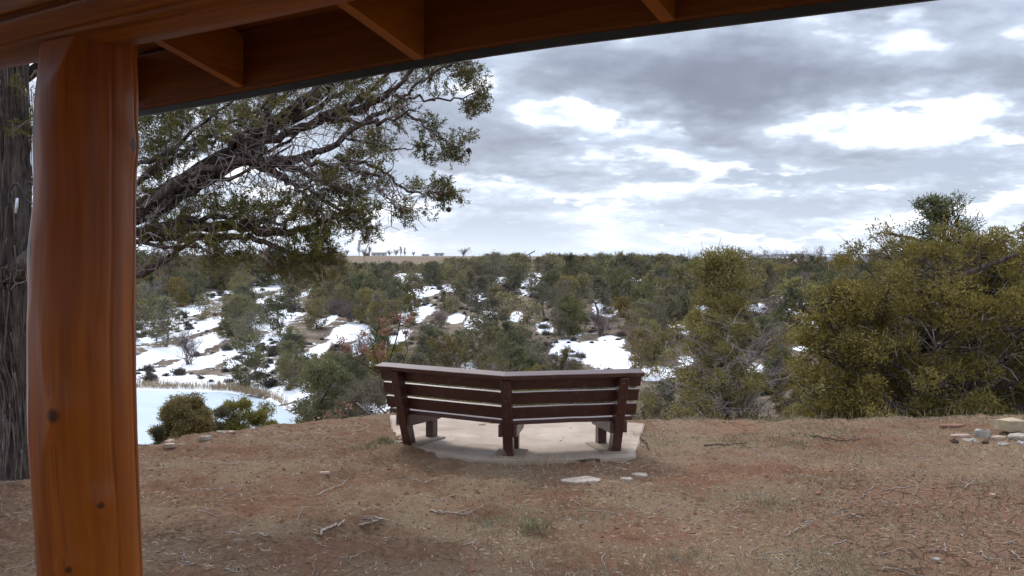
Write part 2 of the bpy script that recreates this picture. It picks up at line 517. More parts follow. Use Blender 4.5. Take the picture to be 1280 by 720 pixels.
    t.n('ShaderNodeOutputMaterial', {0: p.outputs[0]})
    return m


def build_ground():
    nu = 620
    ys = np.concatenate([np.linspace(-60, 2, 40)[:-1], np.linspace(2, 13, 400)[:-1], np.geomspace(13, 40, 90)[:-1], np.geomspace(40, 260, 260)[:-1], np.geomspace(260, 16000, 70)])
    u = np.linspace(-1, 1, nu)
    u = 0.55 * u + 0.45 * u ** 3
    half = np.maximum(9 + 0.95 * np.abs(ys), 14)
    half = np.where(ys < 2, np.maximum(half, 14 + (2 - ys) * 1.0), half)
    X = u[None] * half[:, None] * 1.05
    Y = np.repeat(ys[:, None], nu, 1)
    Z = height(X, Y)
    V = np.stack([X, Y, Z], -1).reshape(-1, 3)
    ny = len(ys)
    i = np.arange(ny - 1)[:, None] * nu; j = np.arange(nu - 1)[None]
    Q = np.stack([i + j, i + j + 1, i + nu + j + 1, i + nu + j], -1).reshape(-1, 4)
    o = mk('ground', V, [Q], ground_material(), smooth=True)
    sd = pond_sd(X, Y)
    snow = snow_mask(X, Y)
    snow = np.maximum(snow, 0.52 * sstep(12, 4, sd) * (sd > -1))
    snow = np.maximum(snow, 0.36 * sstep(50, 80, Y) * sstep(250, 190, Y) * np.interp(X / np.maximum(Y, 10), [-.4, -.15, .1, .3], [1.24, 1.0, .85, .7]))
    field = sstep(235, 280, Y)
    near = sstep(26, 15, Y)
    c = np.stack([snow, field, near, np.ones_like(snow)], -1).reshape(-1, 4).astype(np.float32)
    ca = o.data.color_attributes.new('zone', 'FLOAT_COLOR', 'POINT')
    ca.data.foreach_set('color', c.ravel())
    tag(o, kind='structure')


def simple_mat(name, c1, c2, scale=8, rough=.8, bump=.3, bdist=.01, spec=.3, stretch=(1, 1, 1), detail=5, objrand=0.0, coat=0.0, coords='Object'):
    m = bpy.data.materials.new(name); m.use_nodes = True
    t = NT(m.node_tree)
    v = t.n('ShaderNodeTexCoord').outputs[coords]
    v = t.mapping(v, stretch)
    n = t.noise(v, scale, detail, 0.62)
    c = t.mix(t.ramp(n, [(.32, 0.0), (.68, 1.0)]), c1, c2)
    if objrand:
        oi = t.n('ShaderNodeObjectInfo').outputs['Random']
        hsv = t.n('ShaderNodeHueSaturation', {'Hue': t.m('ADD', 0.5 - 0.02 * objrand, t.m('MULTIPLY', oi, 0.04 * objrand)),
                                             'Saturation': t.m('ADD', 1 - .2 * objrand, t.m('MULTIPLY', t.m('FRACT', t.m('MULTIPLY', oi, 7.3)), .35 * objrand)),
                                             'Value': t.m('ADD', 1 - .28 * objrand, t.m('MULTIPLY', t.m('FRACT', t.m('MULTIPLY', oi, 13.7)), .56 * objrand)), 'Color': c})
        c = hsv.outputs[0]
    p = t.n('ShaderNodeBsdfPrincipled', {'Base Color': c, 'Roughness': rough})
    p.inputs['Specular IOR Level'].default_value = spec
    p.inputs['Coat Weight'].default_value = coat
    p.inputs['Coat Roughness'].default_value = 0.18
    if bump:
        b = t.n('ShaderNodeBump', {'Height': t.noise(v, scale * 2.3, 5, .65), 'Strength': bump, 'Distance': bdist})
        t.put(p.inputs['Normal'], b.outputs[0])
    t.n('ShaderNodeOutputMaterial', {0: p.outputs[0]})
    MATS[name] = m
    return m


def leaf_mat(name, c1, c2, c3, scale=1.2, objrand=.6):
    m = bpy.data.materials.new(name); m.use_nodes = True
    t = NT(m.node_tree)
    v = t.n('ShaderNodeTexCoord').outputs['Object']
    n = t.noise(v, scale, 4, .6)
    n2 = t.noise(v, scale * 9, 3, .6)
    c = t.mix(t.ramp(n, [(.35, 0.0), (.65, 1.0)]), c1, c2)
    c = t.mix(t.m('MULTIPLY', t.ramp(n2, [(.5, 0.0), (.7, 1.0)]), .6), c, c3)
    oi = t.n('ShaderNodeObjectInfo').outputs['Random']
    c = t.n('ShaderNodeHueSaturation', {'Hue': t.m('ADD', 0.5 - 0.022 * objrand, t.m('MULTIPLY', oi, 0.044 * objrand)),
                                        'Saturation': t.m('ADD', 1 - .25 * objrand, t.m('MULTIPLY', t.m('FRACT', t.m('MULTIPLY', oi, 7.3)), .4 * objrand)),
                                        'Value': t.m('ADD', 1 - .3 * objrand, t.m('MULTIPLY', t.m('FRACT', t.m('MULTIPLY', oi, 13.7)), .7 * objrand)), 'Color': c}).outputs[0]
    p = t.n('ShaderNodeBsdfPrincipled', {'Base Color': c, 'Roughness': 0.75})
    p.inputs['Specular IOR Level'].default_value = 0.25
    tr = t.n('ShaderNodeBsdfTranslucent', {'Color': c})
    mx = t.n('ShaderNodeMixShader', {0: 0.18, 1: p.outputs[0], 2: tr.outputs[0]})
    t.n('ShaderNodeOutputMaterial', {0: mx.outputs[0]})
    MATS[name] = m
    return m


leaf_mat('juniper_olive', (0.130, 0.110, 0.036), (0.205, 0.165, 0.050), (0.26, 0.20, 0.07), 1.2, 1.0)
leaf_mat('juniper_grey', (0.125, 0.115, 0.066), (0.19, 0.17, 0.095), (0.22, 0.19, 0.11), 1.2, 1.0)
leaf_mat('pinyon_green', (0.070, 0.078, 0.034), (0.125, 0.130, 0.056), (0.16, 0.155, 0.07), 1.2, 1.0)
leaf_mat('juniper_pale', (0.18, 0.16, 0.055), (0.27, 0.23, 0.075), (0.33, 0.27, 0.09), 1.2, 0)
leaf_mat('hero_leaf', (0.105, 0.100, 0.030), (0.170, 0.155, 0.045), (0.22, 0.18, 0.055), 1.6, 0)
leaf_mat('golden_leaf', (0.145, 0.122, 0.030), (0.255, 0.205, 0.046), (0.34, 0.27, 0.068), 0.9, .1)
leaf_mat('copper_leaf', (0.24, 0.115, 0.07), (0.34, 0.18, 0.12), (0.40, 0.24, 0.16), 3, 0)
leaf_mat('sage_leaf', (0.060, 0.052, 0.040), (0.105, 0.092, 0.072), (0.13, 0.11, 0.09), 3, .7)
simple_mat('bark', (0.040, 0.029, 0.024), (0.23, 0.18, 0.158), 26, .95, 1.0, .05, .1, (1, 1, .13))
simple_mat('shag', (0.07, 0.054, 0.046), (0.22, 0.182, 0.162), 18, .95, 1.0, .02, .1, (1, 1, .3))
simple_mat('grey_twig', (0.22, 0.18, 0.165), (0.42, 0.37, 0.345), 14, .9, .3, .005, .1)
simple_mat('oak_twig', (0.13, 0.10, 0.095), (0.24, 0.19, 0.18), 5, .9, 0, .01, .1, objrand=.6)
simple_mat('dark_bark', (0.035, 0.028, 0.022), (0.075, 0.06, 0.05), 9, .95, .6, .02, .1)
simple_mat('straw', (0.30, 0.22, 0.13), (0.50, 0.39, 0.25), 3, .9, 0, .01, .1)


# ------------------------------------------------------------------ vegetation generators
def unit(v):
    return v / (np.linalg.norm(v, axis=-1, keepdims=True) + 1e-9)


def leaves(C, D, n, length, width, spread, seed, jitter):
    """n diamond leaves round every centre C, leaning along D. Returns V, quads"""
    r = np.random.default_rng(seed)
    N = len(C) * n
    c = np.repeat(C, n, 0) + r.normal(0, 1, (N, 3)) * jitter
    d = unit(np.repeat(D, n, 0) * (1 - spread) + unit(r.normal(0, 1, (N, 3))) * spread)
    s = unit(np.cross(d, r.normal(0, 1, (N, 3))))
    L = length * r.uniform(.55, 1.25, (N, 1)); W = width * r.uniform(.6, 1.3, (N, 1))
    V = np.stack([c, c + d * L * .45 + s * W * .5, c + d * L, c + d * L * .45 - s * W * .5], 1).reshape(-1, 3)
    return V, np.arange(4 * N).reshape(-1, 4)


def bend(a, b, n=5, wob=.1, sag=0.0, r=rng):
    a = np.asarray(a, float); b = np.asarray(b, float)
    t = np.linspace(0, 1, n)[:, None]
    L = np.linalg.norm(b - a)
    P = a + (b - a) * t
    P[1:-1] += r.normal(0, wob * L, (n - 2, 3)) * .5
    P[:, 2] += sag * L * (4 * t * (1 - t))[:, 0]
    return P


def crown_tree(seed, H, W, lobes, lobe_r, per, leaf, lw, low=.15, top=.5, trunk_r=None, dead=0, shape='round', lumps=.25, sides=5):
    """returns (wood Geo, leaf V, leaf Q): a tapered trunk, a limb to each foliage clump, leaves through every clump"""
    r = np.random.default_rng(seed)
    wood = Geo()
    tr = trunk_r or W * .035
    ax = np.stack([np.array([r.normal(0, .05 * W) * k, r.normal(0, .05 * W) * k, H * .86 * k / 5]) for k in range(6)])
    ax[0] = (0, 0, -.35)
    wood.tube(ax, np.linspace(tr, tr * .25, 6), sides + 2, True, .08)
    cs, rs = [], []
    tries = 0
    ph = r.uniform(0, 6.28, 4)
    while len(cs) < lobes and tries < lobes * 30:
        tries += 1
        h = r.uniform(low, 1.0)
        th = r.uniform(0, 2 * math.pi)
        if shape == 'round':
            e = math.sqrt(max(0, 1 - ((h - .45) / .58) ** 2))
        elif shape == 'cone':
            e = (1.06 - h) ** .75 * (0.6 + .4 * min(1, (h - low) * 6)) * 1.15
        else:
            e = .95 if h < .6 else math.sqrt(max(0, 1 - ((h - .6) / .45) ** 2)) * .95
        e *= 1 + lumps * (math.sin(2 * th + ph[0]) * .5 + math.sin(3 * th + ph[1] + 4 * h) * .5)
        q = max(r.uniform(0.05, 1) ** .55, .2)
        rad = W / 2 * e * q
        cs.append((rad * math.cos(th), rad * math.sin(th), h * H - lobe_r * .4))
        rs.append(lobe_r * r.uniform(.6, 1.25) * (1.0 if q > .5 else .8))
    cs = np.array(cs); rs = np.array(rs)
    for c, rr in zip(cs, rs):
        hz = np.clip(c[2] - np.hypot(c[0], c[1]) * r.uniform(.3, .9), H * .02, H * .8)
        k = hz / (H * .86) * 5
        i = int(min(k, 4)); f = k - i
        a = ax[i] * (1 - f) + ax[i + 1] * f
        lt = tr * .26 * min(1, (30 / lobes) ** .5)
        wood.tube(bend(a, c, 5, .10, -.06, r), np.linspace(lt, lt * .25, 5), 4 if sides < 6 else 5, False)
        if sides >= 6:
            for _ in range(3):
                e = c + r.normal(0, 1, 3) * rr * .8
                wood.tube(bend(a * .35 + c * .65, e, 4, .12, 0, r), np.linspace(tr * .12, tr * .03, 4), 3, False)
    live, wood0 = wood, wood
    if dead and sides >= 6: wood = Geo()
    for _ in range(dead):
        h = r.uniform(low * .3, .55) * H; th = r.uniform(0, 6.28)
        b = np.array([math.cos(th), math.sin(th), r.uniform(-.2, .5)]) * W * r.uniform(.26, .46) + (0, 0, h)
        p = bend((0, 0, h * .8), b, 6, .16, 0, r)
        dt = min(tr * .22, .016)
        wood.tube(p, np.linspace(dt, dt * .15, 6), 3, False)
        for _ in range(5):
            i = r.integers(2, 6)
            wood.tube(bend(p[i], p[i] + r.normal(0, 1, 3) * W * .08 + (0, 0, W * .02), 4, .2, 0, r), np.linspace(dt * .4, dt * .1, 4), 3, False)
    deadwood, wood = wood, wood0
    if deadwood is not wood: wood.deadwood = deadwood
    n = per * len(cs)
    u = unit(r.normal(0, 1, (n, 3)))
    rad = r.uniform(0, 1, (n, 1)) ** .45
    lr = np.repeat(rs, per)[:, None]
    C = np.repeat(cs, per, 0) + u * rad * lr * np.array([1.0, 1.0, .75])
    axis_dir = unit(C - np.array([0, 0, H * .3]))
    D = unit(u * .6 + axis_dir * .5 + np.array([0, 0, .35]))
    return wood, C, D


def put_tree(name, seed, loc, H, W, lobes, lobe_r, per, n, leaf, lw, leafm, barkm, label, cat, group=None, spread=.6, jit=.5, rz=0, **kw):
    wood, C, D = crown_tree(seed, H, W, lobes, lobe_r, per, leaf, lw, **kw)
    e = empty(name, loc, (0, 0, rz))
    tag(e, label, cat, group)
    wood.build('trunk', MATS[barkm], e, True)
    if hasattr(wood, 'deadwood'): wood.deadwood.build('dead_twig', MATS['grey_twig'], e, True)
    V, Q = leaves(C, D, n, leaf, lw, spread, seed + 1, leaf * jit)
    mk('crown', V, [Q], MATS[leafm], e)
    return e


def bare_bush(seed, H, W, stems, twigs, wr=.012, tw=.012):
    r = np.random.default_rng(seed)
    g = Geo()
    tips = []
    for _ in range(stems):
        th = r.uniform(0, 6.28); lean = r.uniform(.1, 1) * W / 2
        b = np.array([math.cos(th) * lean, math.sin(th) * lean, H * r.uniform(.65, 1)])
        a = np.array([b[0] * .15, b[1] * .15, -.2])
        p = bend(a, b, 7, .09, .03, r)
        g.tube(p, np.linspace(wr * 2, wr * .4, 7), 4, False)
        for _ in range(4):
            i = r.integers(2, 6)
            q = bend(p[i], p[i] + unit(r.normal(0, 1, 3) + (0, 0, .9)) * H * r.uniform(.2, .4), 5, .12, 0, r)
            g.tube(q, np.linspace(wr, wr * .3, 5), 3, False)
            tips.append(q[2:]); tips.append(p[3:])
    T = np.concatenate(tips)
    C = T[r.integers(0, len(T), twigs)] + r.normal(0, .03 * W, (twigs, 3))
    D = unit(unit(C * np.array([1, 1, .3])) * .5 + np.array([0, 0, .5]))
    V, Q = leaves(C, D, 1, H * .22, tw, .55, seed, .01)
    g.add(V, Q)
    return g


# ------------------------------------------------------------------ build: ground, pond, mesa
build_ground()
ice = simple_mat('ice', (0.29, 0.385, 0.455), (0.40, 0.48, 0.53), .16, .55, .15, .02, .4)
th = POND.copy()
# smooth, densified outline a little larger than the basin
pts = []
for i in range(len(POND)):
    a, b, c, d = POND[i - 1], POND[i], POND[(i + 1) % len(POND)], POND[(i + 2) % len(POND)]
    for k in range(8):
        s = k / 8
        pts.append(.5 * ((2 * b) + (c - a) * s + (2 * a - 5 * b + 4 * c - d) * s * s + (3 * b - a - 3 * c + d) * s ** 3))
pts = np.array(pts)
ctr = pts.mean(0)
pts = ctr + (pts - ctr) * 1.004
V = np.concatenate([np.c_[pts, np.full(len(pts), POND_Z)], [[ctr[0], ctr[1], POND_Z]]])
n = len(pts)
Ti = [[i, (i + 1) % n, n] for i in range(n)]
tag(mk('pond_ice', V, [np.array(Ti)], ice), kind='structure')


def build_mesa():
    m = bpy.data.materials.new('mesa'); m.use_nodes = True
    t = NT(m.node_tree)
    g = t.n('ShaderNodeNewGeometry').outputs['Position']
    n = t.noise(t.mapping(g, (.004, .004, .03)), 1.0, 7, .65)
    c = t.mix(t.ramp(n, [(.50, 0.0), (.58, 1.0)]), (0.045, 0.055, 0.06), (0.62, 0.66, 0.72))
    p = t.n('ShaderNodeBsdfPrincipled', {'Base Color': c, 'Roughness': .95})
    t.n('ShaderNodeOutputMaterial', {0: p.outputs[0]})
    nx, ny = 160, 24
    X = np.linspace(1200, 6500, nx)[None].repeat(ny, 0)
    v = np.linspace(0, 1, ny)[:, None].repeat(nx, 1)
    Y = 6300 + v * 1400 + 300 * fbm(X, X * 0, 900, 3, 77)
    top = np.interp(X, [1200, 1600, 1900, 2600, 3400, 5000, 6500], [-40, -8, 16, 22, 18, 24, 14]) + 14 * fbm(X, X * 0, 600, 4, 78)
    prof = sstep(0, .55, v) * .75 + sstep(.55, .62, v) * .25
    Z = -44 + (top + 44) * np.clip(prof + .14 * fbm(X, Y, 260, 4, 79) * (v < .9), 0, 1.05)
    V = np.stack([X, Y, Z], -1).reshape(-1, 3)
    i = np.arange(ny - 1)[:, None] * nx; j = np.arange(nx - 1)[None]
    Q = np.stack([i + j, i + j + 1, i + nx + j + 1, i + nx + j], -1).reshape(-1, 4)
    tag(mk('mesa_hills', V, [Q], m, smooth=True), kind='structure')


build_mesa()


def build_haze():
    g = Geo()
    lo, hi = (-17500, -80, -62), (17500, 17000, 34)
    V = [(x, y, z) for x in (lo[0], hi[0]) for y in (lo[1], hi[1]) for z in (lo[2], hi[2])]
    g.add(V, [[0, 1, 3, 2], [4, 6, 7, 5], [0, 4, 5, 1], [2, 3, 7, 6], [0, 2, 6, 4], [1, 5, 7, 3]])
    m = bpy.data.materials.new('haze'); m.use_nodes = True
    t = NT(m.node_tree)
    v = t.n('ShaderNodeVolumePrincipled', {'Color': (0.80, 0.88, 1.0, 1), 'Density': 3.5e-5, 'Anisotropy': 0.2})
    o_ = t.n('ShaderNodeOutputMaterial')
    t.t.links.new(v.outputs[0], o_.inputs['Volume'])
    tag(g.build('haze', m), kind='stuff')


build_haze()


# ------------------------------------------------------------------ pavilion
def wood_mat(name, c1, c2, c3, knots=(), rough=.38, coat=.25, gs=(14, 14, .7)):
    m = bpy.data.materials.new(name); m.use_nodes = True
    t = NT(m.node_tree)
    o = t.n('ShaderNodeTexCoord').outputs['Object']
    warp = t.n('ShaderNodeTexNoise', {'Vector': t.mapping(o, (1, 1, .6)), 'Scale': 2.2, 'Detail': 2}).outputs['Color']
    ov = t.n('ShaderNodeVectorMath', {0: o, 1: t.n('ShaderNodeVectorMath', {0: warp, 3: 0.09}, operation='SCALE').outputs[0]}, operation='ADD').outputs[0]
    n1 = t.noise(t.mapping(ov, gs), 1.0, 6, .6)
    n2 = t.noise(t.mapping(ov, (gs[0] * 5, gs[1] * 5, gs[2] * 2)), 1.0, 4, .6)
    n3 = t.noise(t.mapping(o, (2.2, 2.2, .9)), 1.0, 4, .6)
    c = t.mix(t.ramp(n1, [(.3, 0.0), (.7, 1.0)]), c1, c2)
    c = t.mix(t.m('MULTIPLY', t.ramp(n2, [(.45, 0.0), (.75, 1.0)]), .35), c, c3)
    c = t.mix(t.m('MULTIPLY', t.ramp(n3, [(.4, 0.0), (.7, 1.0)]), .45), c, tuple(k * .5 for k in c1))
    line = t.noise(t.mapping(ov, (gs[0] * 7, gs[1] * 7, gs[2] * 1.1)), 1.0, 3, .5)
    c = t.mix(t.m('MULTIPLY', t.ramp(line, [(.62, 0.0), (.70, 1.0)]), .35), c, tuple(k * .4 for k in c1))
    for kx, ky, kz, kr in knots:
        d = t.n('ShaderNodeVectorMath', {0: o, 1: (kx, ky, kz)}, operation='DISTANCE').outputs['Value']
        d = t.m('ADD', d, t.m('ADD', t.m('MULTIPLY', t.m('SUBTRACT', n2, .5), kr * 1.3), t.m('MULTIPLY', t.m('SUBTRACT', n1, .5), kr * 1.2)))
        c = t.mix(t.ramp(t.m('DIVIDE', d, kr * 2), [(.3, 0.9), (.55, 0.0)]), c, (0.05, 0.018, 0.006))
    b = t.n('ShaderNodeBump', {'Height': t.m('ADD', n2, t.m('MULTIPLY', n1, .6)), 'Strength': .35, 'Distance': .004})
    p = t.n('ShaderNodeBsdfPrincipled', {'Base Color': c, 'Roughness': t.ramp(n1, [(.3, rough), (.7, rough + .15)]), 'Normal': b.outputs[0]})
    p.inputs['Specular IOR Level'].default_value = .2
    p.inputs['Coat Weight'].default_value = coat
    p.inputs['Coat Roughness'].default_value = .22
    t.n('ShaderNodeOutputMaterial', {0: p.outputs[0]})
    return m


E = np.array([-0.8200, 0.5724, 0]); E /= np.linalg.norm(E)     # along the eave, to the left and away
NV = np.array([-E[1], E[0], 0]) * -1                              # outwards
if NV[1] < 0: NV = -NV
P0 = np.array([-1.21, 2.72, 0])
FL = 0.32                                                         # pavilion floor level


def log_obj(name, cens, rads, mat, parent, loc, rot, sides=128, groove=None, seed=1, lump=.02):
    """log along local z"""
    r = np.random.default_rng(seed)
    cens = np.asarray(cens, float); n = len(cens)
    th = np.arange(sides) / sides * 2 * math.pi
    zz = cens[:, 2][:, None]
    rr = np.asarray(rads)[:, None] * (1 + lump * np.sin(2 * th + 1.3 + zz * .8)[...] + lump * .7 * np.sin(3 * th - zz * 1.7) + lump * .25 * np.sin(9 * th + zz * 3)
                                      + lump * .15 * np.sin(17 * th - zz * 5))
    if groove is not None:
        for ga, gd, gw, wob in groove:
            a = ga + wob * np.sin(zz * 1.9 + ga) + .02 * np.sin(zz * 7)
            dd = (th[None] - a + math.pi) % (2 * math.pi) - math.pi
            rr = rr - gd * np.exp(-(dd / gw) ** 2)
    V = np.stack([cens[:, 0:1] + rr * np.cos(th), cens[:, 1:2] + rr * np.sin(th), zz + 0 * rr], -1).reshape(-1, 3)
    i = np.arange(n - 1)[:, None] * sides; j = np.arange(sides)[None]; j2 = (j + 1) % sides
    Q = np.stack([i + j, i + j2, i + sides + j2, i + sides + j], -1).reshape(-1, 4)
    V = np.concatenate([V, cens[:1], cens[-1:]])
    k = n * sides; jj = np.arange(sides)
    T = np.concatenate([np.stack([(jj + 1) % sides, jj, np.full(sides, k)], -1),
                        np.stack([(n - 1) * sides + jj, (n - 1) * sides + (jj + 1) % sides, np.full(sides, k + 1)], -1)])
    o = mk(name, V, [Q, T], mat, parent, True)
    o.location = loc; o.rotation_euler = rot
    return o


C1, C2, C3 = (0.17, 0.034, 0.001), (0.40, 0.105, 0.003), (0.54, 0.165, 0.006)


def build_pavilion():
    pav = empty('pavilion', (P0[0], P0[1], FL))
    tag(pav, 'open log pavilion of varnished orange wood whose post and eave frame the view', 'pavilion')
    off = Vector((-P0[0], -P0[1], -FL))

    def child(o, keep=False):
        o.parent = pav
        if not keep: o.location = Vector(o.location) + off
        return o

    def frame_obj(name, g, mat, under=None):
        """g built in local frame: x outwards, y up, z along E; origin at P0, z=0"""
        o = fix_normals(g.build(name, mat))
        M = Matrix(((NV[0], 0, E[0], P0[0]), (NV[1], 0, E[1], P0[1]), (0, 1, 0, 0), (0, 0, 0, 1)))
        o.matrix_world = M
        o.parent = under or pav
        if under is None:
            o.matrix_parent_inverse = Matrix.Translation(Vector((P0[0], P0[1], FL))).inverted()
            o.matrix_basis = M
        else:
            o.matrix_basis = Matrix.Identity(4)
        return o

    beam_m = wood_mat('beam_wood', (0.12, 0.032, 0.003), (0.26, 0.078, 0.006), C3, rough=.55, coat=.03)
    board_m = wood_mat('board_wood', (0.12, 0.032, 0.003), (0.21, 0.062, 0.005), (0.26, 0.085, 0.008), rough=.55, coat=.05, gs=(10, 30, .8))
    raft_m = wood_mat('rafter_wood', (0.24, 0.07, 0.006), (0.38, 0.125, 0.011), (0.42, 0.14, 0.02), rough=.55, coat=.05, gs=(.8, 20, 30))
    # the near post; its outline follows the log's bends
    ca = math.atan2(-P0[1], -P0[0])                                 # direction to the camera
    knots = []
    right = np.array([math.cos(ca + math.pi / 2), math.sin(ca + math.pi / 2)])
    for f, z_, kr in ((-.55, 1.57, .022), (.85, 2.31, .018), (-1.0, 2.36, .05), (-1.0, 2.02, .04), (.2, 1.32, .012), (-.35, 1.15, .012)):
        a = ca + math.asin(max(-.99, min(.99, f)))
        knots.append((.15 * math.cos(a), .15 * math.sin(a), z_, kr))
    post_m = wood_mat('post_wood', C1, C2, C3, knots, rough=.42, coat=.22, gs=(9, 9, .45))
    zs = np.linspace(FL - .02, 2.70, 150)
    cpx = np.interp(zs, [.3, 1.1, 1.5, 1.82, 2.05, 2.6], [108, 105, 99, 99, 104, 112])
    wpx = np.interp(zs, [.3, 1.1, 1.5, 1.82, 2.05, 2.45, 2.6], [146, 138, 138, 137, 135, 131, 123])
    latx = (cpx - 103) * 2.7 / FPX
    cens = np.c_[latx * right[0], latx * right[1], zs]
    rads = wpx / 2 * 2.7 / FPX * math.cos(math.atan(.447)) * .995 + .003 * np.sin(zs * 5)
    post = log_obj('post', cens, rads, post_m, None, (P0[0], P0[1], 0), (0, 0, 0),
                   groove=[(ca + 1.20, .022, .032, .05), (ca + .5, .004, .03, .03)], seed=3, lump=.012, sides=256)
    child(post)
    post['label'] = 'thick varnished log post with a long drying crack'
    # scribed notch where the post takes the beam: two flat cuts
    me = post.data
    co = np.zeros(len(me.vertices) * 3); me.vertices.foreach_get('co', co); co = co.reshape(-1, 3)
    for kx, ky, kz, kr in knots:
        dd = np.exp(-(((co - (kx, ky, kz)) ** 2).sum(1)) / (2.2 * kr + .02) ** 2)
        co[:, :2] *= (1 + .07 * dd)[:, None]
    nz = fbm(co[:, 2] * .6, np.arctan2(co[:, 1], co[:, 0]) * .35, .16, 3, 17)
    co[:, :2] *= (1 + .035 * nz)[:, None]
    dirn = np.array([math.cos(ca - 1.0), math.sin(ca - 1.0)])
    dl = co[:, 0] * dirn[0] + co[:, 1] * dirn[1]
    lim = .145 - np.clip((co[:, 2] - 2.36) / .26, 0, 1) ** 1.2 * .075
    ex = np.maximum(dl - lim, 0)
    co[:, 0] -= ex * dirn[0]; co[:, 1] -= ex * dirn[1]
    me.vertices.foreach_set('co', co.ravel()); me.update()
    # other posts
    for k, (t_, w_) in enumerate(((-3.5, 0), (0, -4.0), (-3.5, -4.0))):
        c = P0 + E * t_ + NV * w_
        zz = np.linspace(FL - .02, 2.70, 24)
        cc = np.c_[.01 * np.sin(zz * 2 + k), .01 * np.cos(zz * 1.7 + k), zz]
        child(log_obj('post', cc, .15 + .005 * np.sin(zz * 3 + k), post_m, None, (c[0], c[1], 0), (0, 0, 0), sides=48, seed=5 + k))
    # log beams along the eaves and across
    M3 = Matrix(((NV[0], 0, E[0]), (NV[1], 0, E[1]), (0, 1, 0)))
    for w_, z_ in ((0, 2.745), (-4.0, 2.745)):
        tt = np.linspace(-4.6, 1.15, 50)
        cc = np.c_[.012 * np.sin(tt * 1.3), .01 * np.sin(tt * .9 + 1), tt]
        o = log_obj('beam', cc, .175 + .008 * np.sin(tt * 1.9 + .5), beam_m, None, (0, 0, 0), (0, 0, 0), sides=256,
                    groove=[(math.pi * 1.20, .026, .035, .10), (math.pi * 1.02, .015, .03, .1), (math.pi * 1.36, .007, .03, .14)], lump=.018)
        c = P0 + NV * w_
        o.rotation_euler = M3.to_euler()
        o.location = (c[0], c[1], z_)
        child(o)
    for t_ in (-3.5, ):
        g = Geo()
        g.tube([(-4.0, 2.99, t_), (-2, 3.0, t_), (0, 2.99, t_)], .13, 20)
        frame_obj('tie_beam', g, raft_m)
    pitch = .30
    g = Geo()
    V = []
    for a in (-5.35, .675):
        V += [(.655, 2.742, a), (-2.0, 2.742 + 2.655 * pitch, a), (-4.655, 2.742, a), (-4.655, 2.772, a), (-2.0, 2.775 + 2.655 * pitch, a), (.655, 2.772, a)]
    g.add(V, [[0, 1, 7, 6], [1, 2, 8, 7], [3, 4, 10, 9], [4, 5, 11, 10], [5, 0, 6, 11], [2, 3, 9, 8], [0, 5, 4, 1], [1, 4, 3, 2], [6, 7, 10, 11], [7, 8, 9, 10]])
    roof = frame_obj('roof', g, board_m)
    # fascia board of the eave, bowed a little
    tt = np.linspace(-5.3, .70, 30)
    zb = np.interp(tt, [-5.3, -2.15, -1.06, -.5, .055, .6, 1.75], [2.51, 2.560, 2.582, 2.574, 2.560, 2.549, 2.535])
    for nm, w0, w1, dz0, dz1, mt in (('fascia_board', .600, .638, 0, .19, board_m),
                                     ('drip_edge', .6395, .652, -.022, .20, simple_mat('drip_metal', (0.030, 0.036, 0.034), (0.05, 0.058, 0.055), 6, .5, 0, .01, .5))):
        g = Geo(); V = []
        for a, b in zip(tt, zb):
            V += [(w0, b + dz0, a), (w1, b + dz0, a), (w1, b + dz1, a), (w0, b + dz1, a)]
        n = len(tt); Q = []
        for i in range(n - 1):
            for k in range(4):
                Q.append([i * 4 + k, i * 4 + (k + 1) % 4, (i + 1) * 4 + (k + 1) % 4, (i + 1) * 4 + k])
        Q += [[3, 2, 1, 0], [(n - 1) * 4 + k for k in range(4)]]
        g.add(V, Q)
        frame_obj(nm, g, mt, roof)
    # rafters: tails fall to the fascia; roof deck lies on them, ridge over the middle
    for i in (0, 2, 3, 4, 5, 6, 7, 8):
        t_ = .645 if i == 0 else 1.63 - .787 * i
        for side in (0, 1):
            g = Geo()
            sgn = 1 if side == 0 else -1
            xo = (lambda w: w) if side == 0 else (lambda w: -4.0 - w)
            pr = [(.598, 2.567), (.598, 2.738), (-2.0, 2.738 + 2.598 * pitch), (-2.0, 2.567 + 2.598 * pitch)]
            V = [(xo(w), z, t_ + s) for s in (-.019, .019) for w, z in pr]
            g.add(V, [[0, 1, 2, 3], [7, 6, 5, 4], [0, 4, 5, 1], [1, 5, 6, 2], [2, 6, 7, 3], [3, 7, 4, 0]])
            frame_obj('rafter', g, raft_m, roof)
    # blocking between rafters just outside the beam
    g = Geo()
    g.box((-2.0, 3.40, -1.7), (.09, .28, 7.0))
    frame_obj('ridge_board', g, raft_m, roof)
    g = Geo()
    g.box((-2.0, FL - .15, -1.75), (5.2, .30, 4.6))
    frame_obj('floor_slab', g, MATS['concrete'])
    g = Geo()
    g.box((-4.62, 2.62, -1.75), (.038, .19, 7.0))
    frame_obj('fascia_board', g, board_m, roof)


simple_mat('concrete', (0.22, 0.165, 0.13), (0.33, 0.27, 0.21), 2.2, .9, .25, .004, .2)
build_pavilion()

# ------------------------------------------------------------------ bench on its slab
SLAB_Z = 0.03
BO = np.array([-.03, 9.37])
BR = R(-8)


